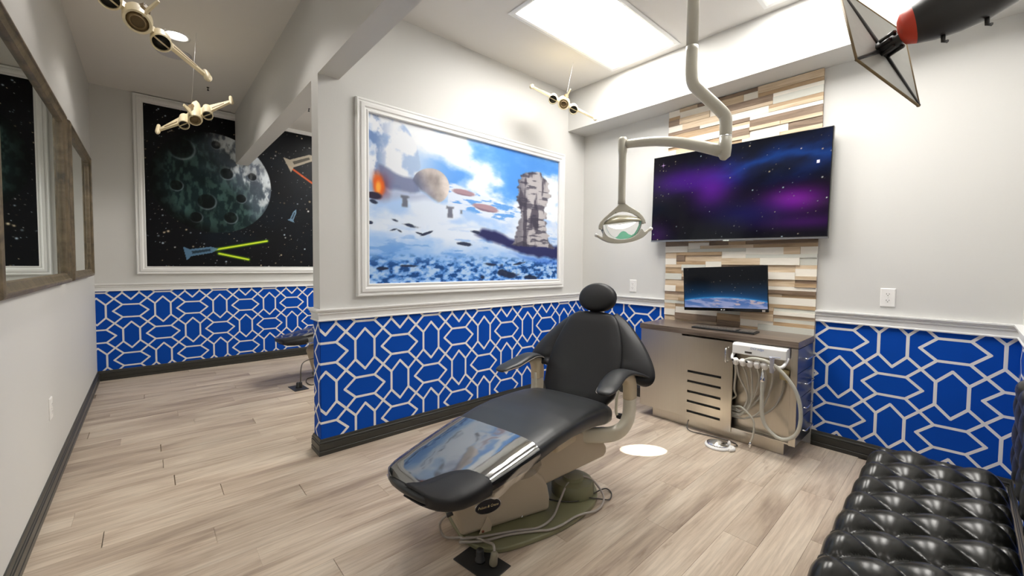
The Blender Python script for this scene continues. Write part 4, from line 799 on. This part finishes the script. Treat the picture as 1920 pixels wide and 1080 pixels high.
# head, built in the plane of its yoke; e1 sideways, e3 up, e2 forward
e1_, e3_ = Vector((.7455, -.6665, 0)).normalized(), Vector((0, 0, 1)); e2_ = e3_.cross(e1_); HC = DC + Vector((0, 0, -1.500)); k9 = .0002990
G = lambda zx, zy, d=0.: HC + e1_ * ((zx - 668) * k9) + e3_ * ((500 - zy) * k9) + e2_ * d
def plate(name, poly, d0, d1, m, par=LP, bevel=.003): b = MB(); b.prism(poly, lambda a, c: G(a, c, d0), lambda a, c: G(a, c, d1)); return b.build(name, m, par, bevel=bevel, auto=40)
outer = [(605, 130), (590, 175), (520, 240), (420, 330), (330, 410), (270, 490), (245, 560), (245, 615)]; inner = [(306, 625), (312, 560), (345, 490), (420, 410), (520, 335), (620, 292), (690, 280), (780, 284), (880, 315), (960, 365), (1020, 420), (1055, 470), (1070, 515)]; outer2 = [(1122, 495), (1110, 440), (1070, 370), (1000, 300), (900, 235), (800, 180), (745, 140), (735, 128)]
yk = plate('yoke', outer + inner + outer2, -.012, .012, MT['lamp'])
for zx, zy in ((548, 305), (800, 270), (265, 615), (1110, 492)): b = MB(); b.lathe([(.0022, -.0135), (.0022, -.0115)], G(zx, zy, 0), e2_, 8); b.build('yoke_screw', MT['dblack'], yk)
# shade: smooth visor on top
R_ = []; top = [(335, 505), (400, 450), (470, 400), (560, 362), (660, 346), (760, 350), (860, 365), (960, 385), (1030, 420), (1055, 450)]; bot = [(345, 520), (420, 515), (490, 508), (570, 502), (670, 492), (760, 480), (840, 470), (920, 458), (1000, 450), (1050, 458)]
for q in np.linspace(0, 1, 9): R_.append([G(t[0] * (1 - q) + bb_[0] * q, t[1] * (1 - q) + bb_[1] * q, -.062 * math.sin(math.pi * (.15 + .85 * q) * .62) * math.sin(math.pi * (i + .6) / 10.2) ** .6 + .02) for i, (t, bb_) in enumerate(zip(top, bot))])
b = MB(); b.rings(R_, False, False); b.build('visor', mat('lamp_champagne_metal', srgb(196, 190, 168), .28, .35), LP, solid=.004)
gog = [(372, 540), (385, 600), (425, 680), (480, 740), (545, 770), (590, 745), (630, 690), (660, 660), (700, 645), (745, 660), (790, 700), (850, 722), (905, 690), (955, 610), (985, 540), (1005, 470), (1010, 452), (960, 462), (700, 492), (430, 520)]
hole_out = [(322, 520), (330, 620), (370, 710), (440, 770), (540, 805), (660, 812), (780, 800), (880, 760), (970, 690), (1030, 590), (1055, 500), (1050, 445)]
low = [(318, 640), (345, 720), (440, 775), (545, 803), (660, 810), (790, 797), (890, 752), (980, 680), (1045, 600), (1062, 640), (1085, 662), (1120, 645), (1160, 610), (1190, 590), (1215, 592), (1222, 615), (1200, 640), (1160, 660), (1130, 700), (1060, 765), (960, 815), (850, 850), (740, 872), (620, 882), (500, 878), (400, 860), (300, 815), (235, 775), (190, 745), (196, 725), (225, 728), (262, 755), (300, 765), (322, 740)]
bz = plate('bezel', low, -.028, .006, MT['lamp'])
b = MB()
for (zx, zy) in ((196, 732), (1212, 602)): b.lathe([(.0, -.014), (.009, -.010), (.011, 0), (.009, .010), (0, .014)], G(zx, zy, -.012), e2_, 12)
b.build('handle_cap', MT['wplast'], bz)
b = MB(); b.rings([[G(*p, d) for p in [(hole_out + [(700, 470), (420, 505)])[i] for i in range(14)]] for d in (.0, .05)], True, False, 0, False); b.build('head_shell', MT['lampd'], LP, solid=.003)
nose = [(545, 772), (590, 747), (630, 692), (660, 662), (700, 647), (745, 662), (790, 702), (850, 724), (905, 692), (930, 720), (850, 765), (760, 790), (660, 800), (590, 792)]
plate('tinted_shield', nose, -.014, -.011, MT['green'], bevel=0)
rim = [(372, 535), (385, 600), (425, 680), (480, 740), (545, 772), (525, 785), (455, 752), (398, 690), (362, 610), (355, 540)]; plate('shield_rim', rim, -.016, -.009, MT['clear'], bevel=0)
rim = [(905, 692), (955, 610), (985, 540), (1005, 470), (1010, 450), (1030, 450), (1020, 520), (990, 600), (945, 690), (925, 720)]; plate('shield_rim', rim, -.016, -.009, MT['green'], bevel=0)
R_ = []
for q in np.linspace(0, 1, 7): R_.append([G(440 + (960 - 440) * t, 540 - 70 * t + (80 * q + 10) * math.sin(math.pi * t) ** .8, .02 + .02 * math.sin(math.pi * t) * (1 - q)) for t in np.linspace(0, 1, 15)])
b = MB(); b.rings(R_, False, False); b.build('reflector', MT['lampglow'], LP, solid=.002)
ld = bpy.data.lights.new('lamp_beam', 'SPOT'); ld.energy = 330; ld.spot_size = math.radians(12.5); ld.spot_blend = .10; ld.shadow_soft_size = .004; ld.color = (1, 1, .92)
lo = bpy.data.objects.new('lamp_beam', ld); COL.objects.link(lo); lo.parent = LP; src = G(690, 830, .085); dirv = (Vector((2.465, 1.415, 0)) - O - src).normalized()
zl = -dirv; xl_ = (e1_ - zl * e1_.dot(zl)).normalized(); yl_ = zl.cross(xl_); mm = Matrix((xl_, yl_, zl)).transposed().to_4x4(); mm.translation = src; lo.matrix_local = mm @ Matrix.Diagonal((1.0, .55, 1, 1))

# ------------------------------------------------------------------ tufted bench along the near wall
BN = tag(empty('tufted_bench', (1.7, .065, 0)), 'long black leather bench with deep button tufting by the right wall', 'bench')
bx0, bx1, by0, by1, bzt = .72, 2.555, -.140, .272, .438
NX, NY = 300, 80; xs_, ys_ = np.linspace(bx0, bx1, NX), np.linspace(by0, by1, NY); Xg, Yg = np.meshgrid(xs_, ys_)
P_ = (Xg - 2.57) / .168 + (Yg - .13) / .200; Q_ = (Xg - 2.57) / .168 - (Yg - .13) / .200
pil = (np.abs(np.sin(math.pi * P_)) + .02) ** .6 * (np.abs(np.sin(math.pi * Q_)) + .02) ** .6; pil = np.clip(pil, 0, 1)
bd_ = np.minimum(np.abs(P_ - np.round(P_)), 1) ** 2 + np.minimum(np.abs(Q_ - np.round(Q_)), 1) ** 2
Zg = bzt - .042 + .042 * pil - .012 * np.exp(-bd_ / .012)
R0 = .060; ey = np.clip((np.abs(Yg - (by0 + by1) / 2) - ((by1 - by0) / 2 - R0)) / R0, 0, 1); ex = np.clip((np.abs(Xg - (bx0 + bx1) / 2) - ((bx1 - bx0) / 2 - R0)) / R0, 0, 1)
er = np.clip(np.hypot(ex, ey), 0, 1); Zg = Zg - R0 * (1 - np.sqrt(np.clip(1 - er ** 2, 0, 1)))
b = MB(); vs = np.stack([Xg - 1.7, Yg - .065, Zg], -1).reshape(-1, 3).tolist(); fs = [(j * NX + i, j * NX + i + 1, (j + 1) * NX + i + 1, (j + 1) * NX + i) for j in range(NY - 1) for i in range(NX - 1)]; b.add(vs, fs, 0, True)
rim_i = [i for i in range(NX)] + [j * NX + NX - 1 for j in range(1, NY)] + [(NY - 1) * NX + i for i in range(NX - 2, -1, -1)] + [j * NX for j in range(NY - 2, 0, -1)]
o0 = len(b.v); b.add([], []); rv = [b.v[i] for i in rim_i]; b.rings([[(x, y, z) for x, y, z in rv], [(x * 1.002, y * 1.01, .33) for x, y, z in rv], [(x, y, .27) for x, y, z in rv]], True, False); b.build('seat', MT['leather'], BN)
nb = 0
for i in range(-24, 3):
    for j in range(-6, 6):
        for hx in (0,):
            x = 2.57 + (i + j) * .168 / 2; y = .13 + (i - j) * .200 / 2
            if bx0 + .06 < x < bx1 - .04 and by0 + .05 < y < by1 - .03:
                if nb == 0: sb = MB(); sb.lathe([(.0, .006), (.007, .004), (.010, 0), (.010, -.004)], (0, 0, 0), n=10); first = sb.build('button', MT['leather'], BN); q = first
                else: q = first.copy(); COL.objects.link(q)
                q.location = (x - 1.7, y - .065, bzt - .048); nb += 1
MB().box((bx0 + .02 - 1.7, by0 + .015 - .065, .22), (bx1 - .02 - 1.7, by1 - .015 - .065, .272)).build('frame', MT['dblack'], BN, bevel=.004)
for x in (bx0 + .07, bx1 - .07):
    for y in (by0 + .05, by1 - .05): MB().tube([(x - 1.7, y - .065, .001), (x - 1.7, y - .065, .225)], [.014, .022], 10).build('leg', MT['dblack'], BN)
BK = tag(empty('bench_back', (1.8, -.17, 0)), 'tufted black leather back pad standing on the wall behind the bench', 'backrest')
NX, NY = 200, 50; xs_, zs_ = np.linspace(.9, 2.60, NX), np.linspace(.40, .82, NY); Xg, Zg = np.meshgrid(xs_, zs_)
P_ = (Xg - 2.50) / .168 + (Zg - .5) / .2; Q_ = (Xg - 2.50) / .168 - (Zg - .5) / .2; pil = np.clip((np.abs(np.sin(math.pi * P_)) + .02) ** .6 * (np.abs(np.sin(math.pi * Q_)) + .02) ** .6, 0, 1)
ex = np.clip((np.abs(Xg - 1.75) - (.85 - .05)) / .05, 0, 1); ez = np.clip((np.abs(Zg - .61) - (.21 - .05)) / .05, 0, 1); er = np.clip(np.hypot(ex, ez), 0, 1)
Yg = .012 + .018 * pil - .036 * (1 - np.sqrt(1 - er ** 2)); b = MB(); b.add(np.stack([Xg - 1.8, Yg, Zg], -1).reshape(-1, 3).tolist(), [(j * NX + i, j * NX + i + 1, (j + 1) * NX + i + 1, (j + 1) * NX + i) for j in range(NY - 1) for i in range(NX - 1)], 0, True)
b.build('pad', MT['leather'], BK); MB().box((.92 - 1.8, -.033, .42), (2.58 - 1.8, -.012, .80)).build('back_board', MT['dblack'], BK, bevel=.01)

# ------------------------------------------------------------------ hanging toy spacecraft (plain generic models)
def toy_ship(pos, xax, fwd, scale, label, hook):
    o = tag(empty('toy_spacecraft', pos), label, 'toy spacecraft', 'cream toy spacecraft on strings'); f = Vector(fwd).normalized(); x = Vector(xax); x = (x - f * x.dot(f)).normalized(); u = x.cross(f)
    S = lambda a, c, d: (x * a + f * c + u * d) * scale
    b = MB(); R_ = [[S(math.cos(t) * w_, yy, math.sin(t) * w_ * .92 + zo) for t in np.linspace(0, 2 * math.pi, 20, endpoint=False)] for yy, w_, zo in ((-.150, .036, 0), (-.172, .038, 0), (-.172, .046, 0), (-.15, .050, 0), (-.02, .052, 0), (.10, .045, -.002), (.24, .028, -.006), (.33, .008, -.01))]
    b.rings(R_, True, True, 0, True); b.build('fuselage', MT['toy'], o, auto=40)
    b = MB(); b.rings([[S(math.cos(t) * w_, yy, math.sin(t) * w_ * .92) for t in np.linspace(0, 2 * math.pi, 16, endpoint=False)] for yy, w_ in ((-.160, .0365), (-.176, .024), (-.162, .020))], True, True); b.build('main_nozzle', MT['toyd'], o, auto=40)
    b = MB(); b.rings([[S(a * w_, yy, .038 + h_ * d) for a, d in ((1, 0), (.6, .8), (-.6, .8), (-1, 0))] for yy, w_, h_ in ((-.10, .012, .006), (-.06, .022, .022), (.04, .022, .026), (.10, .012, .008))], True, True, 0, False); b.build('canopy', MT['toyd'], o)
    b = MB(); b.prism([(-.165, .03), (-.03, .03), (-.12, .12), (-.172, .12)], lambda c, d: S(-.004, c, d), lambda c, d: S(.004, c, d)); b.build('tail_fin', MT['toy'], o)
    for sd in (1, -1):
        b = MB(); b.prism([(.04, .06), (.12, .04), (.285, -.035), (.285, -.075), (.12, -.11), (.04, -.12)], lambda a, c: S(sd * a, c, -.010), lambda a, c: S(sd * a, c, .006)); wg = b.build('wing', MT['toy'], o, bevel=.002 * scale)
        MB().box((.14, -.07, -.0115), (.24, -.05, .0075), 0, lambda a, c, d: S(sd * a, c, d)).build('wing_stripe', MT['toyd'], wg)
        b = MB(); b.lathe([(.003, .10), (.012, .08), (.015, .03), (.017, -.06), (.010, -.09), (.004, -.10)], S(sd * .296, -.03, 0), f, 12); b.v = [tuple(Vector(S(sd * .296, -.03, 0)) + (Vector(p) - Vector(S(sd * .296, -.03, 0))) * scale) for p in b.v]; b.build('wingtip_pod', MT['toy'], o, auto=40)
        for a, d, rr in ((.094, -.006, .037),):
            c0 = Vector(S(sd * a, -.07, d)); b = MB(); b.lathe([(.5 * rr, .13), (.85 * rr, .10), (rr, .02), (rr, -.085), (.86 * rr, -.09), (.84 * rr, -.06)], c0, f, 20, cap=False); b.v = [tuple(c0 + (Vector(p) - c0) * scale) for p in b.v]; en = b.build('engine', MT['toy'], o, auto=40)
            b = MB(); b.lathe([(.85 * rr, -.062), (.85 * rr, -.058)], c0, f, 20); b.v = [tuple(c0 + (Vector(p) - c0) * scale) for p in b.v]; b.build('engine_nozzle', MT['navylens'], en)
            MB().box((-.82 * rr, -.072, -.003), (.82 * rr, -.064, .003), 0, lambda p, q, r_: tuple(c0 + (x * p + f * q + u * r_) * scale)).build('nozzle_bar', MT['toy'], en)
    if hook:
        h = Vector(hook) - Vector(pos); MB().tube([S(.0, -.02, .045), h], .0012, 5).build('hanging_string', MT['string'], o)
    return o
toy_ship((2.655, 2.33, 2.630), (.652, -.608, -.453), (.702, .618, .485), 1.0, 'cream toy spacecraft hanging in the corner above the snow picture', (2.752, 2.312, ZC))  # ship positions and wing axes worked out from image pixels at guessed depths
toy_ship((.313, 4.285, 2.470), (.722, -.631, .284), (.078, .973, .674), 1.0, 'cream toy spacecraft hanging in front of the space picture', (.315, 4.08, ZCL))
toy_ship((-.011, 1.962, 2.102), (.513, -.496, -.700), (-.002, .922, .550), .80, 'cream toy spacecraft nearest the camera, cut by the top edge', (-.02, 1.98, ZCL))
# dark toy craft with a kite-shaped panel
DK = tag(empty('toy_spacecraft', (2.30, .17, 2.21)), 'black and red toy spacecraft with a grey kite-shaped panel, top right corner', 'toy spacecraft')
DO = Vector((2.30, .17, 2.21))
hub, kt, kb_ = Vector((-.187, .0787, -.1313)), Vector((-.2276, .2105, .1478)), Vector((-.1681, -.0313, -.3666))  # panel, strut and hull points come from image pixels plus a chosen depth
kl, kr = Vector((-.415, .1164, -.2282)), Vector((.046, .0387, .0063))
ringp = [kt, kl, kb_, kr]
thin = (kb_ - kt).cross(kr - kl).normalized() * .004
for i in range(4):
    a, c = ringp[i], ringp[(i + 1) % 4]; cen = (a + c + hub) / 3; tri = [p.lerp(cen, .07) for p in (a, c, hub)]
    b = MB(); b.add([p - thin * .5 for p in tri] + [p + thin * .5 for p in tri], [(0, 2, 1), (3, 4, 5), (0, 1, 4, 3), (1, 2, 5, 4), (2, 0, 3, 5)]); b.build('panel_pane', MT['pane'], DK)
b = MB()
for i in range(4): b.tube([ringp[i], ringp[(i + 1) % 4]], .0045, 6)
b.build('panel_rim', MT['toyd'], DK)
for p in (kt, kb_, kl, kr): MB().tube([hub, hub.lerp(p, .5), p], [.011, .009, .006], 6).build('panel_spar', MT['toyblack'], DK)
strut = (Vector((-.2918, -.0155, -.1305)) - hub); b = MB(); b.tube([hub - strut * .12, hub + strut * .12, hub + strut * .15, hub + strut * .55, hub + strut * .6, hub + strut * 1.0], [.03, .034, .026, .026, .018, .018], 14); b.build('strut', MT['toyblack'], DK)
sdir = strut.normalized(); sx_ = sdir.cross(Vector((0, 0, 1))).normalized(); sy_ = sdir.cross(sx_)
for k in range(6): a = k * math.pi / 3; q = hub + strut * .1 + (sx_ * math.cos(a) + sy_ * math.sin(a)) * .030; MB().tube([q, q + strut * .48], .0075, 6).build('strut_rib', MT['toyblack'], DK)
c0 = Vector((-.2741, -.0566, -.0995)); hd_ = Vector((.0246, -.1811, .0382)).normalized(); DF, DU, DR = Vector((.6662, .7447, -.0396)), Vector((.0198, .0355, .9992)), Vector((.7455, -.6665, .0089))
b = MB(); b.lathe([(.0, -.085), (.03, -.082), (.055, -.070), (.066, -.045)], c0, hd_, 20); b.build('nose_ring', MT['red'], DK, auto=60)
b = MB(); b.lathe([(.066, -.045), (.078, .0), (.082, .06), (.078, .13), (.06, .19), (.03, .22), (0, .228)], c0, hd_, 20); b.build('hull', MT['toyblack'], DK, auto=60)
b = MB(); b.lathe([(.016, -.002), (.016, .004), (.008, .006)], c0 - hd_ * .070 - DF * .045, -(hd_ * .6 + DF * .6).normalized(), 14); b.build('porthole', MT['pane'], DK)
for t_, s_ in ((.03, 1), (.13, 1)): q = c0 + hd_ * t_ - DU * .078; MB().tube([q, q - DU * .022, q - DU * .022 + DR * .014], .006, 6).build('landing_foot', MT['toyblack'], DK)
MB().tube([c0 + Vector((0, 0, .05)), Vector((c0.x, c0.y, ZC - DO.z))], .0012, 5).build('hanging_string', MT['string'], DK)
